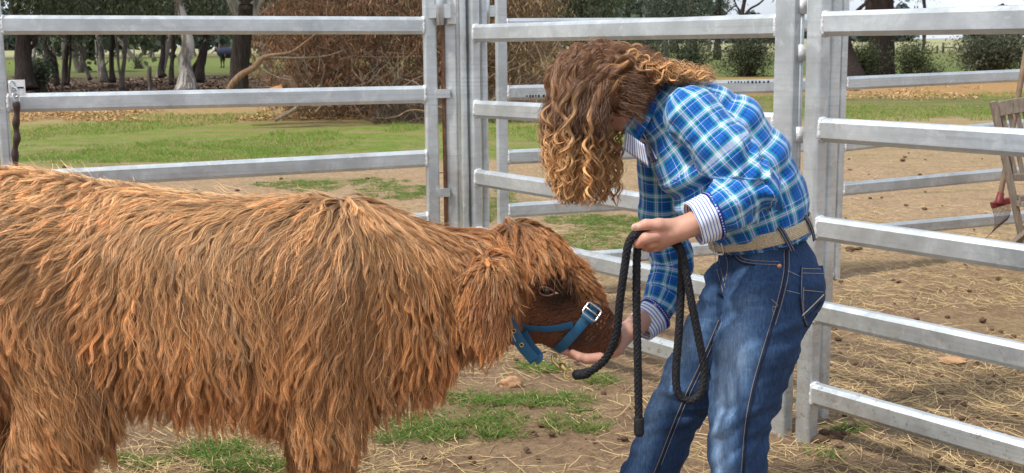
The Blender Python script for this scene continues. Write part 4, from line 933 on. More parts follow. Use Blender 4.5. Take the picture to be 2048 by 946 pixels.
# children
kd = KDTree(NG)
for i in range(NG): kd.insert(G[i], i)
kd.balance()
NC = 320000
R = area_sample(V, F, NC, fur_weight); gi = np.array([kd.find(r)[1] for r in R])
Rn = None
tilt = rng.normal(0, 1, (NC, 3)); lenf = rng.uniform(.7, 1.12, NC)
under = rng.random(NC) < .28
cf = np.where(under, rng.uniform(.1, .6, NC), np.clip(rng.normal(.93, .10, NC), .5, 1.02))
cf = np.where(isear[gi], cf*rng.uniform(.3, .95, NC), cf)
cl = (tt**.62*.95)[None, :, None]*cf[:, None, None]
own = R[:, None]+(GP[gi]-G[gi][:, None])*lenf[:, None, None]
lock = GP[gi]+tilt[:, None]*(.0046*(1-.5*tt))[None, :, None]*np.minimum(1, L[gi]/.08)[:, None, None]
S = own*(1-cl)+lock*cl
fly = rng.random(NC) < .06; S[fly] += (rng.normal(0, 1, (fly.sum(), 1, 3))*.02*(tt**1.6)[None, :, None])*np.minimum(1, L[gi[fly]]/.08)[:, None, None]
S += side_d[gi][:, None]*((.001*np.sin(tt[None]*rng.uniform(14, 30, (NC, 1))+rng.uniform(0, 6, (NC, 1)))))[..., None]*np.minimum(1, L[gi]/.08)[:, None, None]
# colour by region, lock and strand
ug, vg = u[gi], v[gi]
basec = np.array([.64, .335, .14]); redc = np.array([.36, .135, .045]); tanc = np.array([.86, .55, .28]); facec = np.array([.30, .115, .052])
topw = gro(vg, 560, 400)*gro(ug, 950, 500); hw = gro(ug, 800, 960)
c = basec[None]*(1-topw[:, None])+tanc*topw[:, None]; c = c*(1-hw[:, None]*.75)+np.array([.57, .255, .095])*hw[:, None]*.75
f_ = np.maximum(face, muzz)[gi]; c = c*(1-f_[:, None])+facec*f_[:, None]
dk = np.exp(-(((ug-1125)/52)**2+((vg-572)/48)**2)**1.5); dk = dk*f_; c = c*(1-.9*dk[:, None])+np.array([.012, .008, .006])*.9*dk[:, None]
dk2 = np.exp(-(((ug-1165)/45)**2+((vg-670)/28)**2))*f_; c = c*(1-.7*dk2[:, None])+np.array([.03, .014, .01])*.7*dk2[:, None]
er = isear[gi]; ev_ = gro(vg, 530, 600); ei = gro(er_r[gi], 18, 44)[:, None]; c = np.where(er[:, None], np.array([.42, .19, .08])*(1-ei)+np.array([.62, .30, .115])*ei, c)
lk = rng.uniform(.68, 1.22, NG)[gi]*(1+.22*fbm(G*4.5, 2, 11))[gi]; st_ = rng.uniform(.6, 1.4, NC)
pale = (rng.random(NG) < .16)[gi] & (f_ < .3); c = np.where(pale[:, None], c*.6+np.array([.78, .53, .31])*.4, c)
c = c*np.where(f_ > .5, (1+(lk-1)*.35)*(1+(st_-1)*.35), lk*st_)[:, None]
c = c*np.where((under & (f_ < .4))[:, None], np.array([.62, .50, .42]), np.array([1.05, 1.03, 1.0])); grad_ = (.45+.68*tt)[None, :, None]*np.array([1, 1, 1])[None, None]; col = c[:, None]*np.where(f_[:, None, None] > .5, 1., grad_)  # underlayer strands darkened: undercoat tone plus shade between locks painted into the colour
rad = rng.uniform(.00028, .0006, (NC, 1))*np.array([1.]*(K-4)+[.85, .7, .5, .25])[None]; rad = rad*(1-.4*f_[:, None])
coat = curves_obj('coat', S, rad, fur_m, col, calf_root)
# --- halter
strapm = NT('halter_webbing'); p_ = strapm.obj(); wv = strapm.noise(p_, 260, 2, .5); bg_ = strapm.noise(p_, 30, 5, .7)
strapm = strapm.fin(strapm.mix(strapm.rangem(bg_, .45, .7), (.016, .115, .235), (.04, .10, .16)), .55, 0, strapm.bump(wv, .35, .001), .4)
brassm = simple('brass', (.72, .55, .22), .28, .95, .5, .15, 60, .05); nickm = simple('nickel', (.72, .71, .68), .25, .9, .5, .1, 60, .05)
halter = empty('halter', tuple(calf_surf(1120, 650)), 'blue webbing halter on the calf\'s head with a silver buckle and eyelets', 'halter')
def ribbon(pts, nrm, w, th=.0028, taper=None):
    """flat strap along pts with outward normals nrm"""
    pts = np.asarray(pts); T = np.gradient(pts, axis=0); T /= np.linalg.norm(T, axis=1)[:, None]; B = np.cross(T, nrm); B /= np.linalg.norm(B, axis=1)[:, None]; N_ = np.cross(B, T)
    prof = [(-.5, -.5), (.5, -.5), (.5, .3), (.46, .5), (-.46, .5), (-.5, .3)]; n = len(prof); m_ = len(pts)
    V = np.stack([pts+B*a*w+N_*b*th for a, b in prof], 1).reshape(-1, 3)
    F = [[i*n+j, i*n+(j+1) % n, (i+1)*n+(j+1) % n, (i+1)*n+j] for i in range(m_-1) for j in range(n)]+[list(range(n))[::-1], list(range((m_-1)*n, m_*n))]
    return V, F
def strap_px(px, n=24, off=.012):
    uv_ = spline(np.array(px, float), n); q = np.array([calf_surf(a, b) for a, b in uv_[:, :2]]); g = calf.grad(q)
    for _ in range(3): q[1:-1] = (q[:-2]+q[2:]+2*q[1:-1])/4; g[1:-1] = (g[:-2]+g[2:]+2*g[1:-1])/4
    return q+g*off, g
# noseband: a loop round the muzzle through its near-side line
a0_, b0_ = cp_(1112, 700), cp_(1190, 603)
ctr = (cp_(1150, 650, HDY)); ax1 = (b0_-a0_); ax1[1] = 0; ax1 /= np.linalg.norm(ax1); ax2 = np.array([0, -1., 0])
loop = []; lg = []
for a in np.linspace(0, 2*np.pi, 72, endpoint=True):
    d = ax1*math.cos(a)+ax2*math.sin(a); r = np.linspace(.02, .22, 200); ps = ctr+d[None]*r[:, None]; s = calf(ps); i = np.argmax(s > 0); loop.append(ps[i]); lg.append(d)
loop = np.array(loop); lg = np.array(lg); rr_ = np.linalg.norm(loop-ctr, axis=1)
for _ in range(4): rr_ = (np.roll(rr_, 1)+rr_*2+np.roll(rr_, -1))/4
loop = ctr+lg*(rr_+.012)[:, None]; V_, F_2 = ribbon(loop, lg, .030); nose = mesh_obj('noseband', V_, F_2, strapm, halter)
q, g_ = strap_px([(1146, 645), (1110, 652), (1075, 652), (1040, 645), (1010, 622)], off=.013); V_, F_2 = ribbon(q, g_, .022); mesh_obj('cheek_strap', V_, F_2, strapm, halter)
# throat strap with eyelets, hanging loose of the fur
uvs = spline(np.array([(1010, 618), (1022, 650), (1042, 688), (1070, 722)], float), 24)
dpt = np.linspace(CY-.165, CY-.15, 24)
q = np.array([P(a, b, y) for (a, b), y in zip(uvs[:, :2], dpt)]); nn = np.tile(np.array([-.05, -1., -.12]), (24, 1)); V_, F_2 = ribbon(q, nn, .033); ths = mesh_obj('throat_strap', V_, F_2, strapm, halter)
uvs2 = spline(np.array([(1070, 722), (1078, 712), (1060, 690), (1046, 664)], float), 16)
q2_ = np.array([P(a, b, y) for (a, b), y in zip(uvs2[:, :2], np.linspace(CY-.145, CY-.08, 16))]); V_, F_2 = ribbon(q2_, nn[:16], .026); mesh_obj('throat_strap', V_, F_2, strapm, halter)
for i in (3, 9, 15):
    m = MB(); a = np.linspace(0, 2*np.pi, 25); cc_ = q[i]+np.array([0, -.0025, 0]); m.tube(np.stack([cc_[0]+.0052*np.cos(a), 0*a+cc_[1], cc_[2]+.0052*np.sin(a)], -1), .0016, 8, False); e_ = m.build('eyelet', brassm, ths, True)
    m = MB(); m.tube([cc_+np.array([0, -.0006, 0]), cc_+np.array([0, .001, 0])], .0045, 16); m.build('eyelet_hole', simple('hole_dark', (.02, .02, .02), .9), ths, True)
# buckle near the top of the noseband
i = int(np.argmin(np.linalg.norm(loop-(calf_surf(1172, 620)), axis=1))); bc = loop[i]+lg[i]*.006; bt = loop[(i+1) % 71]-loop[i-1]; bt /= np.linalg.norm(bt)
if bt[2] < 0: bt = -bt
bn = np.array([0., -1, 0]); bn -= (bn@bt)*bt; bn /= np.linalg.norm(bn); bs = np.cross(bt, bn)
rc = [(-.026, -.021), (.026, -.021), (.026, .021), (-.026, .021)]
def rrect(w, h, r, n=6):
    out = []
    for cx, cy, s in ((w-r, h-r, 0), (-w+r, h-r, 90), (-w+r, -h+r, 180), (w-r, -h+r, 270)):
        for k in range(n+1): q = math.radians(s+90*k/n); out.append((cx+r*math.cos(q), cy+r*math.sin(q)))
    return out+[out[0]]
bk = [bc+bs*a+bt*b+bn*.004 for a, b in rrect(.0235, .019, .007)]
m = MB(); m.tube(bk, .0032, 8, False); m.build('buckle', nickm, halter, True)
m = MB(); m.tube([bc-bs*.023+bn*.005, bc+bs*.023+bn*.005], .0028, 8); m.build('buckle_bar', nickm, halter, True)
q = np.array([bc-bt*.019+bs*x*0+bn*.004 for x in (0,)])
V_, F_2 = ribbon([bc-bt*.012+bn*.004, bc-bt*.021+bn*.004, bc-bt*.030+bn*.003], np.tile(bn, (3, 1)), .040, .004); mesh_obj('keeper', V_, F_2, strapm, halter)
# chin ring and clip
chin = P(1102, 713, CY-.075)
m = MB(); a = np.linspace(0, 2*np.pi, 33); m.tube(np.stack([chin[0]+.015*np.cos(a), chin[1]+.006*np.cos(a), chin[2]-.008+.013*np.sin(a)], -1), .0022, 8, False); m.build('ring', nickm, halter, True)
# ------------------------------------------------------------------ the person
PY = 3.5
def pp(u, v, dy=0.): return P(u, v, PY+dy)
LAT = (0, 1, 0)
girl = empty('person', (float(pp(1480, 500)[0]), PY, 0), 'long curly-haired person in a blue plaid shirt and jeans bending to the calf', 'person')
# --- shirt
torso = Body(.06)
torso.chain([pp(1532, 478), pp(1508, 410), pp(1470, 340), pp(1420, 275)], [.128, .138, .146, .138], LAT, 1.22)
torso.cone(pp(1415, 262), pp(1352, 214), .118, .082, LAT, 1.55, k=.06)
torso.cone(pp(1350, 216), pp(1292, 228), .075, .052, LAT, 1.25, k=.04)
torso.ell(pp(1370, 330, 0), (.10, .13, .085), k=.06)
torso.cone(pp(1378, 372, -.02), pp(1440, 430, -.02), .065, .07, LAT, 1.5, k=.06)
torso.cone(pp(1490, 225, -.06), pp(1550, 330, -.04), .03, .03, LAT, 2.2, k=.07)
NA = [pp(1385, 228, -.165), pp(1452, 305, -.215), pp(1512, 375, -.235)]; NB = [pp(1512, 378, -.235), pp(1455, 410, -.265), pp(1418, 434, -.28)]
FA = [pp(1318, 290, .16), pp(1322, 420, .20), pp(1343, 530, .225)]; FB = [pp(1343, 532, .225), pp(1330, 585, .19), pp(1312, 622, .16)]
def arm_n(p): 
    b = Body(.03).chain(NA, [.078, .072, .060], k=.03).chain(NB, [.060, .060, .056], k=.03); return b(p)
def arm_f(p):
    b = Body(.03).chain(FA, [.072, .062, .056], k=.03).chain(FB, [.056, .056, .050], k=.03); return b(p)
def pathcoord(p, pts):
    """arc length along a polyline and angle round it for every point"""
    pts = np.array(pts); T = np.diff(pts, axis=0); Ls = np.linalg.norm(T, axis=1); cum = np.r_[0, np.cumsum(Ls)]; best = None
    for i in range(len(T)):
        h = (p-pts[i])@T[i]/Ls[i]**2; lo_ = -9. if i == 0 else 0.; hi_ = 9. if i == len(T)-1 else 1.; hc = np.clip(h, lo_, hi_); q = pts[i]+hc[:, None]*T[i]; d = np.linalg.norm(p-q, axis=1)
        t_ = T[i]/Ls[i]; b = np.cross(t_, [0, 1., 0]); b /= np.linalg.norm(b); n2 = np.cross(b, t_); r = p-q; an = np.arctan2(r@n2, r@b); s = cum[i]+hc*Ls[i]
        if best is None: best = [d, s, an]
        else:
            m_ = d < best[0]; best[0] = np.where(m_, d, best[0]); best[1] = np.where(m_, s, best[1]); best[2] = np.where(m_, an, best[2])
    return best[1], best[2]
def ridge(x): return 1-2*np.abs(np.mod(x, 1)-.5)
def shirt_f(p):
    t_ = torso(p); a = arm_n(p); b = arm_f(p)
    # drapery
    s, an = pathcoord(p, NA+NB[1:]); fo = fbm(np.stack([s*26+1.6*np.sin(an+.6), an*.9, 0*s], -1), 2, 41)
    el = np.exp(-((s-.27)/.075)**2); a = a - (.005+.012*el)*(np.abs(fo)*2-.5) - .004*el*np.sin(s*150+an*2.)
    s, an = pathcoord(p, FA+FB[1:]); fo = fbm(np.stack([s*20+1.2*np.sin(an), an*.9, 0*s+5], -1), 2, 47); el = np.exp(-((s-.35)/.09)**2); b = b-(.003+.006*el)*(np.abs(fo)*2-.5)
    q = np.stack([p[:, 0]*.80+p[:, 2]*.60, p[:, 1], -p[:, 0]*.60+p[:, 2]*.80], -1)        # across / along the hanging folds
    f1 = fbm(np.stack([q[:, 0]*3.2, q[:, 1]*5, q[:, 2]*12], -1)+3, 2, 51); q2 = np.stack([p[:, 0]*.5-p[:, 2]*.86, p[:, 1], p[:, 0]*.86+p[:, 2]*.5], -1)
    f2 = fbm(np.stack([q2[:, 0]*3, q2[:, 1]*4, q2[:, 2]*11], -1)+8, 2, 53)
    belly = np.exp(-((p-pp(1400, 400, -.1))/np.array([.12, .2, .1]))**2).prod(1) if False else np.exp(-((((p-pp(1410, 400, -.1))/np.array([.13, .3, .12]))**2).sum(1)))
    t_ = t_ - .010*(np.abs(f1)*2-.5) - .007*f2 - .012*belly*np.sin(q[:, 2]*70+q[:, 0]*9)
    d = smin(t_, a, .022); return smin(d, b, .02)
V, F = surface(shirt_f, pp(1255, 500, 0)*[1, 0, 0]+[-.02, PY-.42, pp(1300, 690)[2]], pp(1640, 300)*[1, 0, 0]+[.02, PY+.36, pp(1300, 120)[2]], .0075)
V = relax(V, F, 1, .35)
# open the hem, collar and cuff ends
hem = lambda p: ((p-pp(1528, 472))@(np.array([.23, 0, -.97])))
def keepv(p):
    k = (hem(p) < .018) | (arm_f(p) < torso(p)-.01) | (arm_n(p) < torso(p)-.01)
    k &= ~(((p-NB[2])@((NB[2]-NB[1])/np.linalg.norm(NB[2]-NB[1])) > .006) & (arm_n(p) < .03) & (torso(p) > .02) & (np.linalg.norm(p-NB[2], axis=1) < .12))
    k &= ~(((p-FB[2])@((FB[2]-FB[1])/np.linalg.norm(FB[2]-FB[1])) > .004) & (np.linalg.norm(p-FB[2], axis=1) < .12))
    return k
kv = keepv(V); F = F[kv[F].all(1)]
ids = np.unique(F); mp = -np.ones(len(V), int); mp[ids] = np.arange(len(ids)); V = V[ids]; F = mp[F]
cen = V[F].mean(1); dt_, da, db = torso(cen), arm_n(cen), arm_f(cen)
part = np.where((da < dt_+.004) & (da < db), 1, np.where(db < dt_+.004, 2, 0))
UVs = np.zeros((len(F), 4, 2))
for k_, (pth, per) in enumerate(((([pp(1532, 478), pp(1508, 410), pp(1470, 340), pp(1420, 275), pp(1352, 214)]), 17), (NA+NB[1:], 8), (FA+FB[1:], 8))):
    m_ = part == k_
    if not m_.any(): continue
    s, an = pathcoord(V[F[m_]].reshape(-1, 3), pth); s = s.reshape(-1, 4); an = an.reshape(-1, 4)/(2*np.pi)
    an = an-np.round(an-an[:, :1]); UVs[m_, :, 0] = an*per; UVs[m_, :, 1] = s/.056
def plaid():
    t = NT('plaid_shirt'); uv = t.uv(); sp = t.n('SeparateXYZ'); 
    wob = t.noise(t.pos(), 9, 2, .5); 
    t.L(uv, sp.inputs[0]); B = (.004, .125, .46); Nv = (.004, .04, .22); W = (.72, .80, .88); Gn = (.03, .42, .25); Lb = (.22, .36, .78); 
    st = [(0, B), (.12, Nv), (.17, B), (.27, Nv), (.33, B), (.40, Gn), (.47, Lb), (.50, W), (.56, Lb), (.60, W), (.66, Lb), (.68, Gn), (.75, Nv), (.79, B), (.89, W), (.912, B)]
    out = []
    for k in (0, 1):
        f = t.math('FRACT', sp.outputs[k]); out.append(t.ramp(f, st, 'CONSTANT'))
    tw = t.n('TexChecker'); t.L(t.mapv(uv, (1, 1, 1), (0, 0, .785)), tw.inputs[0]); tw.inputs['Scale'].default_value = 46
    c = t.mix(t.math('ADD', t.math('MULTIPLY', tw.outputs['Fac'], .16), .42), out[0], out[1])
    nz = t.noise(t.pos(), 220, 3, .6)
    return t.fin(c, .75, 0, t.bump(nz, .25, .001), .2, **{'Sheen Weight': .15})
plaid_m = plaid()
shirt = mesh_obj('shirt', V, F, plaid_m, girl, uv=UVs.reshape(-1, 2))
sol = shirt.modifiers.new('solid', 'SOLIDIFY'); sol.thickness = .002; sol.offset = -1
# --- cuffs, collar, placket
def stripes():
    t = NT('striped_lining'); sp = t.n('SeparateXYZ'); t.L(t.uv(), sp.inputs[0]); f = t.math('FRACT', t.math('MULTIPLY', sp.outputs[1], 7.))
    c = t.ramp(f, [(0, (.80, .82, .88)), (.56, (.14, .22, .52)), (.9, (.8, .82, .88))], 'CONSTANT')
    return t.fin(c, .75, 0, t.bump(t.noise(t.pos(), 200, 2), .2, .001), .2)
def trim():
    t = NT('navy_trim'); sp = t.n('SeparateXYZ'); t.L(t.uv(), sp.inputs[0]); f = t.math('FRACT', t.math('MULTIPLY', sp.outputs[0], 46.)); g_ = t.math('LESS_THAN', t.math('ABSOLUTE', t.math('SUBTRACT', sp.outputs[1], .5)), .16)
    c = t.mix(t.math('MULTIPLY', t.math('GREATER_THAN', f, .45), g_), (.008, .02, .22), (.5, .55, .8)); return t.fin(c, .6, 0, None, .3)
stripe_m, trim_m = stripes(), trim()
def sleeve_ring(c0, c1, r0, r1, flat, name, mat, th=.004, fold=0., seed=0, parent=None, n=64, rows=10):
    """open band of cloth from c0 to c1 with real thickness"""
    c0, c1 = np.array(c0), np.array(c1); ax = c1-c0; L_ = np.linalg.norm(ax); ax /= L_; b = np.cross(ax, [0, 1., 0]); b /= np.linalg.norm(b); n2 = np.cross(b, ax); V = []; U = []
    for j in range(rows+1):
        s = j/rows
        for i in range(n+1):
            a = 2*np.pi*i/n; r = (r0+(r1-r0)*s)*(1+fold*math.sin(3*a+seed+s*1.5)+fold*.6*math.sin(7*a+seed*2-s*2)); V.append(c0+ax*L_*s+r*(math.cos(a)*b+flat*math.sin(a)*n2)); U.append((i/n, s))
    F = [[j*(n+1)+i, j*(n+1)+i+1, (j+1)*(n+1)+i+1, (j+1)*(n+1)+i] for j in range(rows) for i in range(n)]
    o = mesh_obj(name, V, F, mat, parent, True, uv=[U[k] for f in F for k in f]); s_ = o.modifiers.new('solid', 'SOLIDIFY'); s_.thickness = th; s_.offset = 0
    return o
nc0, nc1 = pp(1428, 407+22, -.275), pp(1386, 447, -.285); cfn = sleeve_ring(nc0, nc1, .064, .060, .95, 'cuff', stripe_m, .005, .035, 1., girl)
ax_ = (nc1-nc0)/np.linalg.norm(nc1-nc0); c = sleeve_ring(nc0-ax_*.004, nc0+ax_*.008, .0665, .0665, .95, 'cuff_trim', trim_m, .004, .035, 1., None, rows=2); put(c, cfn); c.matrix_parent_inverse = cfn.matrix_world.inverted() if False else Matrix.Identity(4)
fc0, fc1 = pp(1310, 627, .155), pp(1279, 664-8, .12); cff = sleeve_ring(fc0, fc1, .054, .047, .95, 'cuff', stripe_m, .005, .03, 2., girl)
ax_ = (fc1-fc0)/np.linalg.norm(fc1-fc0); c = sleeve_ring(fc0-ax_*.006, fc0+ax_*.006, .0565, .0565, .95, 'cuff_trim', trim_m, .004, .03, 2., None, rows=2); put(c, cff)
def shirt_hit(u, v, y0=-.5, f=None, off=0.): return hit_many(f or shirt_f, [(u, v)], PY+y0)[0]
def patch_px(poly_u, poly_v, rows, f, off, name, mat, parent, th=.003, close=False):
    """cloth patch spanned between two px polylines (same length), laid on surface f"""
    A_, B_ = np.array(poly_u, float), np.array(poly_v, float); n = 24; A_ = spline(A_, n); B_ = spline(B_, n); V = []; U = []
    for j in range(rows+1):
        s = j/rows
        for i in range(n): V.append(A_[i]*(1-s)+B_[i]*s); U.append((i/(n-1), s))
    V = (hit_many(f, V, PY-.5)+np.array([0, -off, 0])).reshape(rows+1, n, 3)
    for _ in range(2): V[1:-1, 1:-1] = (V[1:-1, 1:-1]*2+V[:-2, 1:-1]+V[2:, 1:-1]+V[1:-1, :-2]+V[1:-1, 2:])/6
    V = V.reshape(-1, 3); F = [[j*n+i, j*n+i+1, (j+1)*n+i+1, (j+1)*n+i] for j in range(rows) for i in range(n-1)]
    o = mesh_obj(name, V, F, mat, parent, True, uv=[U[k] for f_ in F for k in f_]); s_ = o.modifiers.new('solid', 'SOLIDIFY'); s_.thickness = th; s_.offset = 0; return o
# collar: stand plus folded leaf round the neck, open at the throat
ncen = pp(1283, 222, 0); nax = np.array([-.72, 0, .45]); nax /= np.linalg.norm(nax); nb = np.cross(nax, [0, 1., 0]); nb /= np.linalg.norm(nb)
if nb[2] > 0: nb = -nb          # towards the throat
def collar_pt(a, s, leaf):
    """a: -1..1 round the neck from tip to tip, s: 0 stand base .. 1 fold, leaf folds back out"""
    th_ = math.pi*(1-.90*abs(a))*1.0; w = math.copysign(1, a)
    an = math.pi*a*.90+math.pi                     # a=0 at the nape
    rad = .067+(.010+.020*abs(a))*leaf*(1-s); c_, s2 = math.cos(an), math.sin(an)
    h = .036*s if not leaf else .036-(.040+.022*abs(a)**2)*(1-s)
    return ncen+nax*(h-.012)+rad*(nb*c_*1.1+np.array([0, 1., 0])*s2*1.05)
for leaf in (0, 1):
    V = []; U = []; n = 48; rows = 6
    for j in range(rows+1):
        for i in range(n+1): V.append(collar_pt(-1+2*i/n, j/rows, leaf)); U.append((i/n*7, j/rows*.55+.1))
    F = [[j*(n+1)+i, j*(n+1)+i+1, (j+1)*(n+1)+i+1, (j+1)*(n+1)+i] for j in range(rows) for i in range(n)]
    o = mesh_obj('collar', V, F, plaid_m, girl, True, uv=[U[k] for f_ in F for k in f_]); s_ = o.modifiers.new('solid', 'SOLIDIFY'); s_.thickness = .0025
stp = patch_px([(1256, 246), (1276, 276), (1303, 322)], [(1268, 238), (1288, 270), (1314, 318)], 4, shirt_f, .003, 'placket', stripe_m, girl)
stp2 = patch_px([(1262, 243), (1282, 274), (1307, 322)], [(1267, 241), (1287, 272), (1312, 320)], 2, shirt_f, .006, 'placket_trim', trim_m, None); put(stp2, stp)
q = shirt_hit(1286, 288)+np.array([0, -.008, 0]); m = MB(); m.tube([q+[0, .002, 0], q+[0, -.001, 0], q+[0, -.0025, 0]], [.0055, .006, .004], 16); m.build('button', simple('green_grey_button', (.08, .17, .13), .25, 0, .6, .3, 60), girl, True)
# near side of the opened shirt front with its striped facing
fl = MB(); A0, A1, A2 = pp(1252, 262, -.05), pp(1246, 298, -.045), pp(1268, 322, -.06); Bq = pp(1296, 318, -.10)
V = []; U = []
for j in range(7):
    for i in range(13):
        s, t2 = i/12, j/6; top = A0*(1-s)+pp(1290, 290, -.11)*s; bot = A1*(1-s)+pp(1300, 335, -.10)*s; q = top*(1-t2)+bot*t2; q = q+np.array([0, .008*math.sin(s*3.1), 0]); V.append(q); U.append((t2, s*1.4))
Ff = [[j*13+i, j*13+i+1, (j+1)*13+i+1, (j+1)*13+i] for j in range(6) for i in range(12)]
o = mesh_obj('facing', V, Ff, stripe_m, girl, True, uv=[U[k] for f_ in Ff for k in f_]); s_ = o.modifiers.new('solid', 'SOLIDIFY'); s_.thickness = .0025
# --- jeans
jn = Body(.04)
jn.cone(pp(1524, 474), pp(1532, 520), .118, .128, LAT, 1.18, k=.05)
for sy in (-1, 1): jn.ell(pp(1582, 578, sy*.075), (.092, .085, .105), k=.05)
NLg = [pp(1540, 590, -.085), pp(1514, 690, -.10), pp(1494, 765, -.10), pp(1474, 830, -.10), pp(1474, 905, -.10), pp(1480, 980, -.10), pp(1486, 1090, -.10)]
jn.chain(NLg, [.128, .116, .100, .080, .078, .080, .086], LAT, .95, k=.03)
FLg = [pp(1490, 580, .085), pp(1436, 680, .13), pp(1385, 760, .155), pp(1345, 830, .17), pp(1322, 895, .18), pp(1300, 955, .19), pp(1268, 1035, .20)]
jn.chain(FLg, [.115, .104, .090, .078, .080, .082, .088], LAT, .95, k=.03)
def jeans_f(p):
    d = jn(p); s, an = pathcoord(p, NLg); s2, an2 = pathcoord(p, FLg); near_ = p[:, 1] < PY+.02
    s = np.where(near_, s, s2); an = np.where(near_, an, an2)
    kn = np.exp(-((s-.37)/.09)**2); lo_ = gro(s, .5, .8); cr = np.exp(-((s-.02)/.10)**2)
    fo = fbm(np.stack([s*16+1.1*np.cos(an*1.+.5), an*.7, 0*s], -1), 3, 61)
    back = np.exp(-(((p-pp(1610, 680, -.08))/np.array([.06, .2, .06]))**2).sum(1))
    wh = np.abs(vnoise(np.stack([s*34+2.2*np.cos(an+.3), an*.8, near_*7.], -1), 67)); cr2 = np.exp(-((s-.06)/.10)**2)+.8*kn
    return d + .0065*cr2*np.exp(-wh*7) - (.0028+.0075*kn+.006*lo_+.006*cr)*(np.abs(fo)*2.2-.45) - .006*back*np.sin(p[:, 2]*110-p[:, 0]*40)
lo_b = np.array([pp(1215, 900, .2)[0], PY-.25, .02]); hi_b = np.array([pp(1665, 600)[0], PY+.36, pp(1500, 425)[2]])
V, F = surface(jeans_f, lo_b, hi_b, .009); V = relax(V, F, 1, .35)
kk = (hem(V) > -.045); F = F[kk[F].all(1)]; ids = np.unique(F); mp = -np.ones(len(V), int); mp[ids] = np.arange(len(ids)); V = V[ids]; F = mp[F]
s, an = pathcoord(V, NLg); s2, an2 = pathcoord(V, FLg); near_ = V[:, 1] < PY+.02
ss = np.where(near_, s, s2); aa = np.where(near_, an, an2)
# worn pale fronts of thighs and knees (the dye itself is gone there)
fr_ = np.exp(-((np.angle(np.exp(1j*(aa-(-.9))))/.85)**2))
ang_ref = aa
fadew = np.exp(-((ss-.20)/.16)**2)*.9+np.exp(-((ss-.50)/.22)**2)*.75+.15
dirx = np.where(near_, V[:, 0]-np.interp(-V[:, 2], -np.array([q[2] for q in NLg]), [q[0] for q in NLg]), V[:, 0]-np.interp(-V[:, 2], -np.array([q[2] for q in FLg]), [q[0] for q in FLg]))
dyy = np.where(near_, V[:, 1]-(PY-.10), V[:, 1]-(PY+.15)); ang = np.arctan2(-dyy, -dirx)       # 0 = straight ahead (-x), +pi/2 = towards viewer
fw = np.where(near_, np.exp(-((ang-.75)/.55)**2), np.exp(-((ang-.35)/.6)**2)*.8)
fade = np.clip(fw*fadew, 0, 1)
t = NT('denim'); p_ = t.pos(); at = t.n('Attribute', attribute_name='fade'); n1 = t.noise(t.mapv(p_, (1, 1, .18)), 170, 3, .7); n2 = t.noise(p_, 14, 5, .65, .5); n3 = t.noise(t.mapv(p_, (1, 1, .3)), 45, 4, .7); crk = t.noise(t.mapv(p_, (1, 1, 3.2), rot=(0, .35, 0)), 11, 4, .6, 1.2)
fa = t.math('ADD', at.outputs['Fac'], t.math('MULTIPLY', t.math('SUBTRACT', n2, .5), .35)); fa = t.math('ADD', fa, t.math('MULTIPLY', t.math('SUBTRACT', n3, .5), .35)); fa = t.math('ADD', fa, t.math('MULTIPLY', t.rangem(crk, .56, .7), t.math('MULTIPLY', at.outputs['Fac'], .45)), 0, True)
c = t.ramp(fa, [(0, (.027, .055, .125)), (.25, (.055, .11, .225)), (.6, (.115, .205, .36)), (1, (.21, .32, .5))]); c = t.mix(t.rangem(n1, .3, .7), t.mix(1, c, (.62, .64, .68), 'MULTIPLY'), t.mix(1, c, (1.3, 1.28, 1.22), 'MULTIPLY'))
denim = t.fin(c, .85, 0, t.bump(t.math('ADD', n1, t.math('MULTIPLY', n2, .6)), .35, .0015), .15)
jeans = mesh_obj('jeans', V, F, denim, girl, attrs={'fade': fade})
thread = simple('tan_thread', (.42, .34, .24), .8, var=.3, scale=400); dthread = simple('pale_thread', (.33, .36, .42), .8, var=.4, scale=300); dkden = simple('dark_denim', (.012, .022, .055), .85, var=.4, scale=200, bump=.4)
def jhit(u, v): return shirt_hit(u, v, -.5, jeans_f)
def stitch(px, name='seam', r=.00075, mat=None, off=.0012, n=70, gap=True, w=0.):
    uv_ = spline(np.array(px, float), n); q = hit_many(jeans_f, uv_, PY-.5); q[1:-1] = (q[:-2]+2*q[1:-1]+q[2:])/4; q[:, 1] -= off
    m = MB()
    if w: 
        g_ = np.stack([jeans_f(q+np.eye(3)[i]*.003)-jeans_f(q-np.eye(3)[i]*.003) for i in range(3)], -1); g_ /= np.linalg.norm(g_, axis=1)[:, None]+1e-9
        v_, f_ = ribbon(q, g_, w, .0022); m.add(v_, f_)
    else: m.tube(q, r, 6)
    return m.build(name, mat or thread, girl, True)
side = [(1573, 500), (1572, 545), (1560, 600), (1545, 650), (1527, 710), (1509, 775), (1495, 850), (1487, 946)]
stitch(side, 'seam', w=.006, mat=dkden, off=.001)
sh = lambda px, du, dv=0: [(a+du, b+dv) for a, b in px]
stitch(sh(side, -5), mat=thread); stitch(sh(side[:4], 5), mat=thread)
stitch([(1468, 498), (1471, 512), (1484, 522), (1510, 527), (1556, 529)], mat=thread); stitch([(1473, 496), (1477, 508), (1488, 517), (1512, 521), (1558, 523)], mat=thread)
stitch([(1467, 500), (1469, 514), (1482, 525), (1510, 530)], w=.005, mat=dkden)
stitch([(1430, 498), (1432, 530), (1446, 584)], mat=thread); stitch([(1437, 498), (1440, 528), (1450, 575)], mat=thread); stitch([(1448, 500), (1455, 530), (1449, 572)], mat=thread)
stitch([(1575, 541), (1600, 553), (1604, 560)], mat=dthread); stitch([(1574, 581), (1603, 588)], mat=dthread)
stitch([(1543, 598), (1556, 612), (1545, 614), (1548, 630)], mat=thread, n=30)
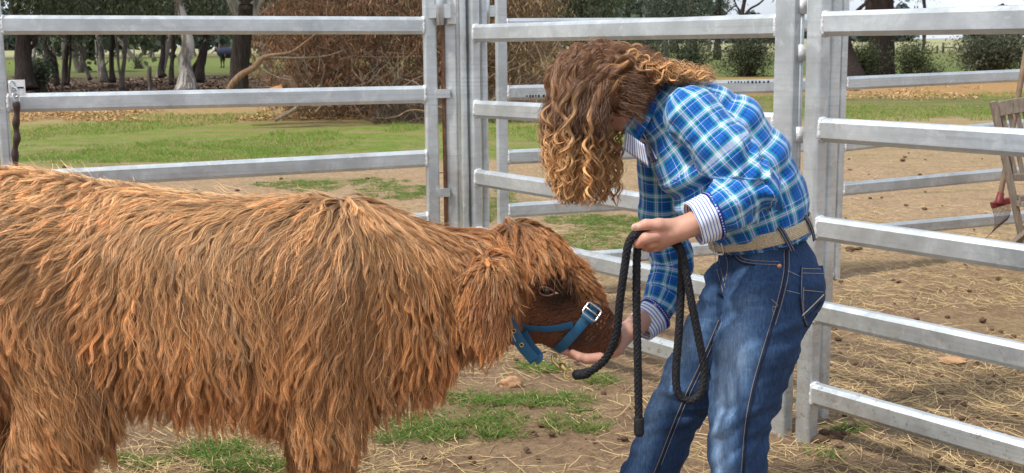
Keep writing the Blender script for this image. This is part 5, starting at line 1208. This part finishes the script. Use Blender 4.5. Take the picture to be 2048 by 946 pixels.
stitch([(1440, 508), (1500, 498), (1566, 486), (1622, 474)], mat=dthread); stitch([(1443, 502), (1500, 491), (1570, 478), (1622, 466)], mat=dthread)
poly = [(1602, 530), (1647, 531), (1649, 600), (1628, 640), (1613, 655), (1602, 625), (1600, 570), (1602, 530)]
pk = patch_px([(1602, 531), (1600, 575), (1603, 622), (1613, 654)], [(1645, 531), (1648, 570), (1647, 604), (1618, 652)], 12, jeans_f, .003, 'back_pocket', denim, jeans, .003); pk.matrix_parent_inverse = Matrix.Identity(4)
for px_ in ([(1603, 534), (1602, 575), (1605, 622), (1613, 650)], [(1603, 536), (1644, 537)], [(1603, 545), (1646, 546)], [(1606, 574), (1606, 620)], [(1606, 579), (1645, 583)]): stitch(px_, 'pocket_stitch', mat=thread, off=.0075, n=30)
stitch([(1603, 630), (1622, 612), (1646, 588)], 'pocket_stitch', r=.0018, mat=simple('cream_thread', (.6, .52, .4), .8, var=.2, scale=300), off=.008, n=30); stitch([(1607, 640), (1626, 622), (1646, 600)], 'pocket_stitch', w=.006, mat=dkden, off=.006, n=30)
q = jhit(1558, 532); m = MB(); m.tube([q+[0, 0, 0], q+[0, -.003, 0], q+[0, -.0045, 0]], [.007, .007, .004], 18); m.build('rivet', simple('copper', (.72, .36, .22), .35, .8, .5, .15, 50), girl, True)
stitch([(1441, 640), (1420, 690), (1398, 740), (1372, 795), (1345, 860), (1318, 930), (1300, 970)], w=.008, mat=dkden, off=.002); stitch([(1437, 640), (1416, 690), (1394, 740), (1368, 795), (1341, 860), (1314, 930), (1296, 970)], mat=thread, off=.003, r=.0009); stitch([(1443, 645), (1423, 692), (1402, 740), (1376, 795), (1349, 860), (1322, 930)], mat=dthread, off=.003)
# --- belt: woven strip round the waist, tilted with the hips
bax = np.array([-.235, 0, .972]); bcn = pp(1524, 458); bb = np.cross(bax, [0, 1., 0]); bb /= np.linalg.norm(bb); ring = []; rn = []
both = lambda p: np.minimum(jeans_f(p), np.maximum(torso(p), hem(p)))
for a in np.linspace(0, 2*np.pi, 121):
    d = bb*math.cos(a)+np.array([0, 1., 0])*math.sin(a); rs = np.linspace(.08, .25, 180); s_ = both(bcn+d*rs[:, None]); i_ = np.argmax(s_ > 0); ring.append(rs[i_]); rn.append(d)
ring = np.array(ring); rn = np.array(rn)
for _ in range(5): ring[:-1] = (np.roll(ring[:-1], 1)+2*ring[:-1]+np.roll(ring[:-1], -1))/4; ring[-1] = ring[0]
bp = bcn+rn*(ring+.004)[:, None]; Vb, Fb = ribbon(bp, rn, .040, .004)
t = NT('woven_belt'); p_ = t.n('VectorMath', operation='DOT_PRODUCT'); t.L(t.pos(), p_.inputs[0]); p_.inputs[1].default_value = tuple(bax)
h_ = t.math('SINE', t.math('MULTIPLY', p_.outputs['Value'], 1300.)); nn_ = t.noise(t.pos(), 300, 2, .6)
belt = mesh_obj('belt', Vb, Fb, t.fin(t.mix(t.rangem(nn_, .35, .65), (.45, .35, .22), (.74, .63, .44)), .85, 0, t.bump(t.math('ADD', h_, nn_), .7, .0012), .2), girl)
def on_belt(u, v):
    i = int(np.argmin([abs((b-CAM)@_R/((b-CAM)@_F)*FPX+1024-u)+(0 if n_[1] < 0 else 1e5) for b, n_ in zip(bp, rn)])); return bp[i], rn[i]
for u in (1568, 1616):
    b_, n_ = on_belt(u, 450); tx = np.cross(bax, n_); pts = np.array([b_+bax*k+n_*o_+tx*(-k*.3) for k, o_ in ((-.048, .002), (-.032, .006), (-.015, .0085), (0, .009), (.015, .0085), (.024, .006), (.030, .002))]); Vl, Fl = ribbon(spline(pts, 16), np.tile(n_, (16, 1)), .014, .003); lp = mesh_obj('belt_loop', Vl, Fl, denim, girl)
    for s_ in (-.004, .004): m = MB(); m.tube(spline(pts, 16)+n_*.002+tx*s_, .0008, 5); o = m.build('loop_stitch', thread, None, True); put(o, lp)
b_, n_ = on_belt(1440, 480); tx = np.cross(bax, n_); m = MB(); m.tube([b_+tx*a+bax*b+n_*.006 for a, b in rrect(.02, .025, .007)], .0032, 8, False); m.build('belt_buckle', nickm, girl, True)
q = jhit(1440, 497); Vl, Fl = ribbon(spline(np.array([q+[0, -.003, .02], q+[-.01, -.008, .0], q+[.012, -.006, -.022]]), 12), np.tile([0, -1., 0], (12, 1)), .012, .003); mesh_obj('waistband_tab', Vl, Fl, dkden, girl)
# --- skin: head, neck, forearms and hands
skin = NT('skin'); p_ = skin.pos(); n_ = skin.noise(p_, 55, 4, .6); at = skin.n('Attribute', attribute_name='tint'); 
skin.fin(skin.mix(skin.rangem(n_, .3, .7), skin.mix(1, at.outputs['Vector'], (.9, .86, .84), 'MULTIPLY'), at.outputs['Vector']), .48, 0, skin.bump(skin.noise(p_, 420, 3), .15, .0006), .35, **{'Subsurface Weight': .12, 'Subsurface Scale': .02})
skin.b.inputs['Subsurface Radius'].default_value = (1, .35, .2); skin_m = skin.m
SK = np.array([.60, .335, .245])
# near (left) hand holding the rope
hn = Body(.010); W = pp(1404, 440, -.285); w0 = pp(1376, 452, -.29)
hn.chain([W, w0, pp(1362, 457, -.29)], [.038, .030, .029], LAT, 1.15, k=.012)
hn.cone(pp(1358, 458, -.29), pp(1322, 466, -.285), .030, .033, LAT, 1.1, k=.014)
hn.cone(pp(1350, 464, -.28), pp(1318, 480, -.27), .028, .028, LAT, 1.1, k=.014)
# thumb along the top, tip to the left
hn.chain([pp(1346, 452, -.30), pp(1318, 449, -.315), pp(1292, 449, -.318), pp(1270, 455, -.312)], [.021, .0165, .0140, .0108], k=.007)
# index: out to the left, curling down and away
hn.chain([pp(1314, 470, -.308), pp(1292, 476, -.318), pp(1276, 486, -.305), pp(1286, 489, -.28)], [.0175, .0155, .0138, .011], k=.005)
for i, (a, b, c, d) in enumerate((((1322, 478, -.285), (1300, 487, -.296), (1290, 493, -.272), (1306, 489, -.25)), ((1328, 482, -.262), (1310, 493, -.272), (1300, 496, -.25), (1314, 488, -.23)), ((1334, 482, -.24), (1320, 493, -.25), (1312, 494, -.228), (1322, 486, -.212)))):
    hn.chain([pp(*a), pp(*b), pp(*c), pp(*d)], [.0168-.001*i, .0150-.001*i, .0130-.0008*i, .0105-.0006*i], k=.0045)
hn.cone(pp(1300, 470, -.30), pp(1296, 473, -.24), .008, .008, k=.004)
V1, F1 = surface(hn, pp(1240, 530, -.29)*[1, 0, 1]+[0, PY-.37, 0], pp(1425, 405, -.29)*[1, 0, 1]+[0, PY-.17, 0], .0026); V1 = relax(V1, F1, 1, .4)
def skin_tint(V, joints):
    c = np.tile(SK, (len(V), 1))
    for q, r, col, w in joints: k = np.exp(-(((V-q)/r)**2).sum(1))[:, None]*w; c = c*(1-k)+np.array(col)*k
    return c*(1+.08*fbm(V*45, 2, 71))[:, None]
red = (.62, .22, .16)
T1 = skin_tint(V1, [(pp(1272, 458, -.325), .014, (.78, .50, .42), .8), (pp(1278, 486, -.315), .016, red, .6), (pp(1298, 492, -.30), .016, red, .5), (pp(1320, 470, -.315), .02, red, .25), (pp(1292, 448, -.33), .012, red, .3)])
# far (right) hand, palm up under the muzzle
hf = Body(.010); fw0 = pp(1296, 634, .14); fw1 = pp(1254, 664, .04)
hf.chain([fw0, pp(1272, 650, .085), fw1], [.038, .031, .027], LAT, 1.05, k=.014)
hf.chain([fw1, pp(1228, 692, -.02), pp(1200, 708, -.055)], [.029, .028, .024], LAT, 1.65, k=.014)
for i, (y, ln, v0) in enumerate(((-.118, .74, 713), (-.092, .98, 707), (-.062, 1.06, 700), (-.034, .92, 696))):
    a = pp(1200, v0+3, y); b = pp(1200-34*ln, v0+5, y-.004); c = pp(1200-56*ln, v0+1, y-.004); d = pp(1200-74*ln, v0-7, y)
    hf.chain([a, b, c, d], [.0165, .0148, .0135, .0108], k=.004)
hf.chain([pp(1232, 680, .03), pp(1205, 668, .055), pp(1180, 664, .06)], [.018, .014, .010], k=.008)
V2, F2 = surface(hf, pp(1100, 760, -.03)*[1, 0, 1]+[0, PY-.16, 0], pp(1325, 590, 0)*[1, 0, 1]+[0, PY+.19, 0], .0028); V2 = relax(V2, F2, 1, .4)
T2_ = skin_tint(V2, [(pp(1135, 700, -.1), .03, (.72, .33, .27), .7), (pp(1190, 712, -.1), .03, red, .4), (pp(1222, 704, -.07), .03, red, .25)])
# head and neck
HC = pp(1192, 176, 0); fd = np.array([-.42, 0, -.91]); ud = np.array([-.91, 0, .42])       # where the face looks, where the crown points
hd = Body(.03); hp_ = lambda a, b, c=0.: HC+fd*a+ud*b+np.array([0, c, 0])
hd.ell(hp_(-.005, .012), (.098, .078, .098), k=.03)
hd.cone(hp_(.035, -.035), hp_(.058, -.088), .058, .030, LAT, 1.0, k=.03)         # jaw to chin
hd.cone(hp_(.085, -.028), hp_(.108, -.052), .010, .013, LAT, 1.2, k=.012)        # nose
hd.cone(hp_(.086, .004, -.03), hp_(.086, .004, .03), .014, .014, k=.014)           # brow
for s_ in (-1, 1):
    hd.ell(hp_(.092, -.012, s_*.031), (.014, .014, .014), k=.01, neg=True); hd.ell(hp_(.078, -.014, s_*.031), (.0135, .0135, .0135), k=.003)
    hd.ell(hp_(-.002, -.02, s_*.079), (.022, .009, .026), k=.008); hd.cone(hp_(.06, -.045, s_*.03), hp_(.05, -.04, s_*.05), .02, .02, k=.02)
hd.cone(hp_(.088, -.074, -.017), hp_(.088, -.074, .017), .0065, .0065, k=.006); hd.cone(hp_(.088, -.084, -.013), hp_(.088, -.084, .013), .007, .007, k=.006)
hd.chain([hp_(-.015, -.05), pp(1262, 222), pp(1320, 238)], [.060, .054, .062], LAT, 1.0, k=.03)
lo_h = np.minimum(HC, pp(1340, 260))-[.16, .13, .16]; hi_h = np.maximum(HC, pp(1340, 220))+[.06, .13, .15]; lo_h[1] = PY-.13; hi_h[1] = PY+.13
V3, F3 = surface(hd, lo_h, hi_h, .0045); V3 = relax(V3, F3, 1, .4)
r_ = V3-HC; scalp = ((r_@fd) < .055-.0*(r_@ud)) & ((r_@ud) > -.055+.9*np.maximum(r_@fd, 0)) | ((r_@fd) < -.03) & (r_@ud > -.075)
T3 = skin_tint(V3, [(hp_(.09, -.078), .016, (.6, .2, .17), .8), (hp_(.05, -.04, -.06), .03, red, .3)]); T3[scalp] = (.10, .055, .03)
# covered body: torso, upper arms, legs (inside the clothes)
inn = Body(.05); inn.chain([pp(1532, 478), pp(1480, 350), pp(1420, 275)], [.095, .105, .10], LAT, 1.2).cone(pp(1415, 262), pp(1352, 225), .08, .06, LAT, 1.7).cone(pp(1350, 225), pp(1300, 230), .05, .045)
inn.chain(NA+[NB[2], W], [.045, .042, .04, .036, .032]); inn.chain(FA+[FB[2], fw0], [.045, .042, .04, .036, .034]); inn.chain(NLg, [.09, .085, .07, .055, .05, .045, .04]); inn.chain(FLg, [.085, .08, .065, .055, .05, .045, .04])
V4, F4 = surface(inn, [lo_b[0], PY-.42, .04], [hi_b[0], PY+.36, pp(1300, 130)[2]], .016)
Vs = np.concatenate([V1, V2, V3, V4]); Fs = np.concatenate([F1, F2+len(V1), F3+len(V1)+len(V2), F4+len(V1)+len(V2)+len(V3)]); Ts = np.concatenate([T1, T2_, T3, np.tile(SK, (len(V4), 1))])
mesh_obj('body', Vs, Fs, skin_m, girl, attrs={'tint': Ts})
nl = pp(1270, 453, -.3235); m = MB(); bm = bmesh.new(); bmesh.ops.create_uvsphere(bm, u_segments=14, v_segments=10, radius=1); vv = np.array([list(w.co) for w in bm.verts]); ff = [[w.index for w in f.verts] for f in bm.faces]; bm.free()
m.add(vv*np.array([.0085, .0016, .006])+nl, ff); m.build('thumbnail', simple('nail', (.75, .5, .42), .3, 0, .5, .1), girl, True)
for s_ in (-1, 1):
    m = MB(); m.add(vv*.0115+hp_(.082, -.014, s_*.031), ff); m.build('eye', simple('eye_white', (.7, .68, .65), .2, 0, .5, .05), girl, True)
# boots below the hems
bootm = simple('brown_boot_leather', (.13, .065, .035), .45, 0, .5, .3, 30, .2)
for L_, dxx in ((NLg, 0), (FLg, 0)):
    e_ = L_[-1]; q = np.array([e_[0], e_[1], 0]); b_f = lambda p: np.maximum(smin(cone_d(p, q+[.02, 0, .09], q+[.01, 0, .06], .045, .045)[0], cone_d(p, q+[0, 0, .045], q+[-.17, 0, .032], .044, .034, LAT, 1.15)[0], .03), -p[:, 2]+.003)
    v_, f_ = surface(b_f, q-[.27, .09, .02], q+[.10, .09, .24], .007); mesh_obj('boot', v_, f_, bootm, girl)
# --- hair
hair_m = attr_mat('hair_strand', .38, .5, .15)
def scalp_pts(n, test):
    out = []
    while len(out) < n:
        d = rng.normal(0, 1, 3); d /= np.linalg.norm(d); p = HC+np.array([.098, .080, .098])*1.0*d+ud*.012
        if test(d, p): out.append(p)
    return np.array(out)
def ringlets(roots, paths, K, r0, pitch, nst, colr, colt, thick):
    """paths (n,K,3) centre lines; each gets nst strands twisted into one curl"""
    n = len(paths); S_, Cc, Rr = [], [], []
    tt = np.linspace(0, 1, K)
    for g in range(n):
        T, N_, B = frames(paths[g]); L_ = np.r_[0, np.cumsum(np.linalg.norm(np.diff(paths[g], axis=0), axis=1))]
        ph = rng.uniform(0, 6.28); hand = rng.choice([-1, 1]); a = hand*L_/(pitch*rng.uniform(.65, 1.5))*6.28*(.6+.5*tt)+ph
        rr = r0*rng.uniform(.5, 1.4)*(.06+.94*np.clip((tt-.12)/.45, 0, 1)**1.1)*(1-.35*tt**3)
        c = paths[g]+rr[:, None]*(np.cos(a)[:, None]*N_+np.sin(a)[:, None]*B)
        th = thick*rng.uniform(.6, 1.3)*(.75+3.4*np.clip(1-tt*2.0, 0, 1)**1.3)*(1-.5*tt**4)
        o = rng.normal(0, 1, (nst, 2)); o /= np.maximum(1, np.linalg.norm(o, axis=1)/1.3)[:, None]
        tw = a*.5; ox = (o[:, :1]*np.cos(tw)-o[:, 1:]*np.sin(tw))*th[None]*.6; oy = (o[:, :1]*np.sin(tw)+o[:, 1:]*np.cos(tw))*th[None]*.6
        s = c[None]+ox[..., None]*N_[None]+oy[..., None]*B[None]
        fl = rng.random(nst) < .05; s[fl] += rng.normal(0, .010, (fl.sum(), 1, 3))*(tt**1.3)[None, :, None]
        # shorter strands end earlier
        k = rng.uniform(.7, 1, nst)
        S_.append(s); lockc = rng.uniform(.78, 1.2); gold = rng.uniform(.1, 1.)
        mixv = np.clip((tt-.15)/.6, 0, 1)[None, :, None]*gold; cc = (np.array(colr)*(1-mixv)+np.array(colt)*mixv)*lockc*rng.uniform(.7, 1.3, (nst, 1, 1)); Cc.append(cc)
    return np.concatenate(S_), np.concatenate(Cc)
K2 = 36; tt = np.linspace(0, 1, K2)
def path_curtain(root, eu, ev, ey):
    out = root-HC; out /= np.linalg.norm(out); end = pp(eu, ev, ey)
    tg = np.array([-.35, 0, -1.])-(np.array([-.35, 0, -1.])@out)*out; top = root+out*rng.uniform(.006, .024)+tg*.028
    mid = np.array([end[0]*.75+root[0]*.25, end[1]*.8+root[1]*.2, root[2]-.05*(1)-.02]) if root[2] > HC[2] else (root*.5+end*.5+out*.02)
    mid2 = end+np.array([rng.normal(0, .012), rng.normal(0, .012), (root[2]-end[2])*.45])
    q = spline(np.array([root-out*.004, top, mid, mid2, end]), K2)
    q[:, 2] = np.minimum(q[:, 2], HC[2]+.118+.01*np.sin(root[1]*90))
    # keep clear of the skull
    for _ in range(2):
        r = q-(HC+ud*.012); k0 = np.linalg.norm(r/np.array([.112, .095, .112]), axis=1); m_ = (k0 < 1) & (np.arange(K2) > 0); q[m_] = (HC+ud*.012)+r[m_]/k0[m_][:, None]
    return q
Sg, Cg = [], []
roots = scalp_pts(270, lambda d, p: (d@fd < .75) and (d@ud > -.45) and (d[0] < .75))
paths = []
for r in roots:
    fx = np.clip((r[0]-(HC[0]-.1))/.2, 0, 1); eu = 1104+fx*(118 if r[1] < PY+.0 else 172)+rng.normal(0, 13); ev = 412-rng.gamma(1.3, 26)-max(0, (1125-eu))*1.5; ey = (r[1]-PY)*1.25+rng.normal(0, .015)
    if r[1] < PY-.02: ey -= .02
    paths.append(path_curtain(r, np.clip(eu, 1098, 1268), max(ev, 250), ey))
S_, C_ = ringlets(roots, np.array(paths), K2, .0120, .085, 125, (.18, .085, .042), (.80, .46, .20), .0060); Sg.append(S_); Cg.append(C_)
# back hair swept over the shoulders
roots = scalp_pts(170, lambda d, p: (d[0] > .05) and (d[2] > -.35)); paths = []
for r in roots:
    yy = (r[1]-PY)*1.5+rng.normal(0, .02); eu = rng.uniform(1330, 1432); ev = 152+rng.uniform(-10, 6)+max(0, abs(yy)-.06)*120
    out = (r-HC)/np.linalg.norm(r-HC)
    q = spline(np.array([r-out*.004, r+out*.022+np.array([.015, 0, .0]), pp(1262+rng.normal(0, 8), 128+rng.normal(0, 20), yy*.9), pp(1310, 146+rng.normal(0, 10), yy), pp(min(eu-20, 1372), 146+rng.normal(0, 5), yy), pp(eu, ev, yy)]), K2)
    q[:, 2] = np.minimum(q[:, 2], HC[2]+.112+.012*np.sin(yy*60))
    for _ in range(3):
        s_ = torso(q); m_ = s_ < .016
        if m_.any(): q[m_, 2] += (.016-s_[m_])
    paths.append(q)
S_, C_ = ringlets(roots, np.array(paths), K2, .010, .07, 105, (.19, .09, .045), (.80, .46, .2), .0060); Sg.append(S_); Cg.append(C_)
# scalp cover: smooth strands following the skull under the curls
roots = scalp_pts(18000, lambda d, p: (d@fd < .6) and (d@ud > -.6)); tK = np.linspace(0, 1, 12)
d_ = roots-HC; d_ /= np.linalg.norm(d_, axis=1)[:, None]; back_ = (d_[:, 0] > .25)[:, None]
fl_ = np.where(back_, np.array([[.75, 0, -.15]]), np.array([[-.15, 0, -1.]]))+np.stack([0*d_[:, 0], d_[:, 1]*.5, 0*d_[:, 0]], -1)+rng.normal(0, .12, (18000, 3)); q = roots.copy(); PS = [q.copy()]; dd = d_*.6+fl_*.5
for k in range(1, 12):
    dd = dd*.6+fl_*.4; q = q+dd/np.linalg.norm(dd, axis=1)[:, None]*.0115; r = q-(HC+ud*.012); k0 = np.linalg.norm(r/np.array([.098, .080, .098]), axis=1); lim_ = 1.03+.1*(k/11)
    m_ = k0 < lim_; q[m_] = (HC+ud*.012)+r[m_]/k0[m_][:, None]*lim_; PS.append(q.copy())
PS = np.stack(PS, 1); cs_ = (np.array([.16, .08, .042])*rng.uniform(.6, 1.5, (18000, 1)))[:, None]*np.ones((1, 12, 1))
wv_ = np.stack([vnoise(PS*38+i*9.) for i in range(3)], -1)*.0075*(tK**.6)[None, :, None]; PS = PS+wv_+d_[:, None]*.004*np.abs(vnoise(PS*55+50))[..., None]
curves_obj('scalp_hair', PS, np.linspace(.0005, .0003, 12)[None], hair_m, cs_, girl)
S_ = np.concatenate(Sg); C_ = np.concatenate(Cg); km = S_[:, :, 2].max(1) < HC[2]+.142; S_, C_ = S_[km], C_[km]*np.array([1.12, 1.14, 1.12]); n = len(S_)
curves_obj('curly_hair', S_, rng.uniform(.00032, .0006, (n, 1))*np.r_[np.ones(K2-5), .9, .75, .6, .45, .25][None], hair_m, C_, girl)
# fine flyaways against the light
n = 420; r = scalp_pts(n, lambda d, p: d[2] > -.1); o = (r-HC)/np.linalg.norm(r-HC, axis=1)[:, None]; s = np.linspace(0, 1, 9)[None, :, None]
fly_ = r[:, None]+o[:, None]*s*.055*rng.uniform(.5, 1.3, (n, 1, 1))+np.array([.05, 0, -.02])*s**2*rng.uniform(-.6, 1.6, (n, 1, 1))+.012*np.sin(s*rng.uniform(5, 12, (n, 1, 1))+rng.uniform(0, 6, (n, 1, 1)))*s*rng.normal(0, 1, (n, 1, 3))
curves_obj('stray_hair', fly_, np.full((1, 9), .0002), hair_m, np.array([[[.5, .3, .14]]]), girl)
# --- lead rope and clip
t = NT('black_rope'); p_ = t.pos(); rope_m = t.fin(t.mix(t.rangem(t.noise(p_, 160, 4, .7), .35, .7), (.006, .006, .008), (.035, .036, .042)), .75, 0, t.bump(t.noise(p_, 300, 3), .5, .0008), .25)
rope = empty('lead_rope', tuple(pp(1290, 470, -.3)), 'thick black braided lead rope looped through the person\'s left hand', 'rope')
def braid(ctrl, r=.0112, name='rope_length', pitch=.031):
    ctrl = np.array(ctrl); Lr = np.linalg.norm(np.diff(ctrl, axis=0), axis=1).sum(); n = int(Lr/.0022); c = spline(ctrl, n); na = 30
    T, N_, B = frames(c, (0, -1, 0)); s = np.r_[0, np.cumsum(np.linalg.norm(np.diff(c, axis=0), axis=1))]; a = np.linspace(0, 2*np.pi, na, endpoint=False)
    A_, S2 = np.meshgrid(a, s); x = 3*A_+2*np.pi*S2/pitch; y = 3*A_-2*np.pi*S2/pitch
    h = np.sqrt(np.abs(np.sin(x/1.0)*np.sin(y/1.0))); over = np.where(np.sin(x)*np.sin(y) > 0, 1, .88)
    rr = r*(.74+.36*h*over); end = np.minimum(1, np.minimum(s, s[-1]-s)/.006)[:, None]; rr = rr*(.55+.45*end**.5)
    V = c[:, None]+rr[..., None]*(np.cos(A_)[..., None]*N_[:, None]+np.sin(A_)[..., None]*B[:, None]); V = V.reshape(-1, 3)
    i = np.arange(n-1)[:, None]*na; j = np.arange(na)[None]; k = (j+1) % na; F = np.stack([i+j, i+k, i+na+k, i+na+j], -1).reshape(-1, 4).tolist()+[list(range(na))[::-1], list(range((n-1)*na, n*na))]
    return mesh_obj(name, V, F, rope_m, rope)
r_ = lambda u, v, y: pp(u, v, y)
braid([r_(1150, 750, -.165), r_(1180, 743, -.20), r_(1212, 716, -.235), r_(1232, 670, -.265), r_(1240, 600, -.285), r_(1250, 530, -.30), r_(1256, 492, -.31), r_(1266, 472, -.313), r_(1284, 465, -.305), r_(1306, 466, -.285), r_(1330, 474, -.262), r_(1350, 486, -.262), r_(1362, 500, -.275), r_(1372, 545, -.28), r_(1384, 610, -.28), r_(1398, 680, -.275), r_(1409, 745, -.272), r_(1400, 786, -.272), r_(1378, 801, -.272), r_(1356, 785, -.27), r_(1352, 740, -.268), r_(1358, 660, -.266), r_(1362, 580, -.262), r_(1364, 520, -.258), r_(1358, 496, -.25), r_(1340, 482, -.245), r_(1312, 474, -.25), r_(1290, 470, -.27), r_(1279, 480, -.288), r_(1274, 510, -.285), r_(1273, 600, -.28), r_(1275, 700, -.275), r_(1277, 800, -.27), r_(1278, 868, -.27)], .0112)
m = MB(); q0, q1 = r_(1278, 835, -.27), r_(1278, 872, -.27); m.tube(spline([q0, (q0+q1)/2, q1], 12), np.r_[.0135, np.full(9, .0145), .013, .009], 18); m.build('whipped_end', rope_m, rope, True)
m = MB(); q0, q1 = r_(1148, 750, -.163), r_(1180, 745, -.195); m.tube(spline([q0, (q0+q1)/2+[0, 0, -.001], q1], 12), np.r_[.010, np.full(9, .0148), .013, .010], 18); m.build('rope_splice', rope_m, rope, True)
clip = empty('bull_clip', tuple(r_(1125, 730, -.14)), 'brass swivel snap clip joining the rope to the ring under the halter', 'clip')
k0 = r_(1110, 716, -.125); k1 = r_(1133, 742, -.15)
ax = (k1-k0)/np.linalg.norm(k1-k0); up_ = np.array([0, -1., 0]); up_ -= (up_@ax)*ax; up_ /= np.linalg.norm(up_); sd = np.cross(ax, up_)
L_ = np.linalg.norm(k1-k0)
m = MB(); hook = [k0+ax*L_*.62+sd*.008, k0+ax*L_*.3+sd*.010, k0+ax*.0+sd*.009, k0-ax*.010, k0-ax*.002-sd*.010, k0+ax*.010-sd*.0105]; m.tube(spline(hook, 30), np.linspace(.0054, .0038, 30), 10); m.build('hook', brassm, clip, True)
m = MB(); m.tube(spline([k0+ax*L_*.5-sd*.004, k0+ax*L_*.28-sd*.009, k0+ax*.010-sd*.0105], 16), .0026, 8); m.build('gate_spring', brassm, clip, True)
m = MB(); m.tube([k0+ax*L_*.45, k0+ax*L_*.6, k0+ax*L_*.75, k0+ax*L_*.88, k0+ax*L_*.95], [.005, .010, .009, .0075, .010], 16); m.build('barrel', brassm, clip, True)
a = np.linspace(0, 2*np.pi, 33); ec_ = k0+ax*(L_+.012); m = MB(); m.tube(ec_[None]+np.cos(a)[:, None]*ax*.0145+np.sin(a)[:, None]*sd*.0155, .0036, 8, False); m.build('swivel_eye', brassm, clip, True)
# ------------------------------------------------------------------ slatted chair and rake behind the right panel
wood = NT('grey_teak'); p_ = wood.pos(); f_ = wood.noise(wood.mapv(p_, (30, 30, 2.5)), 3, 5, .7, .4); wood = wood.fin(wood.mix(wood.rangem(f_, .3, .7), (.13, .105, .085), (.34, .275, .215)), .85, 0, wood.bump(f_, .4, .003), .2)
cyc = 7.6
chp = lambda u, v, y=0.: P(u, v, cyc+y)
chair = empty('garden_chair', (float(chp(2060, 480)[0]), cyc, 0), 'weathered grey wooden folding chair with a slatted back behind the right panel', 'chair')
def bar(a, b, w, d, name, up=(0, 1, 0), parent=None):
    m = MB(); m.prism(a, b, sq_prof(w, d, .004), up=up); return m.build(name, wood, parent or chair)
k_ = cyc/2400
# back frame: two stiles, top rail, slats, lower rail
s0a, s0b = chp(1986, 203), chp(2046, 486); dirs = (s0b-s0a)/np.linalg.norm(s0b-s0a); wd2 = np.array([.50, .0, 0])+np.array([0, .08, 0])
sL = s0a+dirs*((s0a[2]-.02)/-dirs[2]); bar(s0a, np.array([*sL[:2], .02]), .036, .045, 'back_leg'); bar(s0a+wd2, np.array([*(sL+wd2)[:2], .02]), .036, .045, 'back_leg')
tr_ = []
for k in range(9): s = k/8; tr_.append(s0a+dirs*.055+wd2*s+np.array([0, 0, .030*math.sin(s*math.pi)]))
m = MB(); 
V_, F_2 = ribbon(np.array(tr_), np.tile([0, -1., .1], (9, 1)), .095, .024); mesh_obj('top_rail', V_, F_2, wood, chair, False)
lowr = s0a+dirs*.50; bar(lowr, lowr+wd2, .022, .045, 'back_rail', up=(0, 0, 1))
for k in range(9):
    s = (k+.9)/9.8; a = s0a+dirs*.07+wd2*s; b = lowr+wd2*s; bar(a, b, .031, .012, 'slat')
seat0 = s0a+dirs*.64; seatd = np.array([.02, -.42, .02])
for k in range(7):
    a = seat0+seatd*(k/6.)+np.array([0, -.01, 0]); bar(a, a+wd2, .014, .05, 'seat_slat', up=(0, 0, 1))
bar(seat0+np.array([.02, 0, -.03]), seat0+seatd+np.array([.02, 0, -.03]), .025, .035, 'seat_rail', up=(0, 0, 1)); bar(seat0+wd2+np.array([-.02, 0, -.03]), seat0+wd2+seatd+np.array([-.02, 0, -.03]), .025, .035, 'seat_rail', up=(0, 0, 1))
for w_ in (np.array([.03, 0, 0]), wd2-np.array([.03, 0, 0])):
    a = seat0+seatd+w_+np.array([.04, 0, -.02]); b = np.array([seat0[0]+w_[0]-.06, cyc+.24, .02]); bar(a, b, .034, .042, 'front_leg')
bar(s0a+dirs*.84, s0a+dirs*.84+wd2, .02, .03, 'stretcher', up=(0, 0, 1))
# rake leaning on the chair
ry = 7.95; rp = lambda u, v, y=0.: P(u, v, ry+y)
rk = empty('rake', (float(rp(1990, 460)[0]), ry, 0), 'red-headed leaf rake with a brown pole leaning behind the wooden chair', 'rake')
redm = simple('red_plastic', (.16, .02, .022), .5, 0, .4, .3, 30)
m = MB(); m.tube(spline([rp(2064, 40, .0), rp(2035, 200, 0), rp(2012, 330, 0), rp(1998, 404, 0)], 30), .0185, 14); m.build('handle', simple('pole_wood', (.25, .17, .115), .7, 0, .3, .3, 12), rk, True)
m = MB(); m.tube([rp(2002, 385), rp(1998, 404), rp(1997, 408)], [.022, .028, .033], 14); m.build('socket', redm, rk, True)
m = MB(); a, b = rp(1983, 411), rp(2018, 401); m.prism(a, b, sq_prof(.034, .042, .006), up=(0, 0, 1)); m.build('head', redm, rk)
tinem = simple('tine', (.07, .035, .028), .5, 0, .4, .3, 30)
for k in range(14):
    s = k/13; a_ = a*(1-s)+b*s; e = rp(1958+s*34, 474-s*22, .0)+np.array([0, -.10+.08*s, 0]); mid_ = a_*.35+e*.65+np.array([.045, 0, -.01])
    m = MB(); m.tube(spline([a_, (a_+mid_)/2+[.012, 0, 0], mid_, e], 12), .0022, 6); m.build('tine', tinem, rk, True)
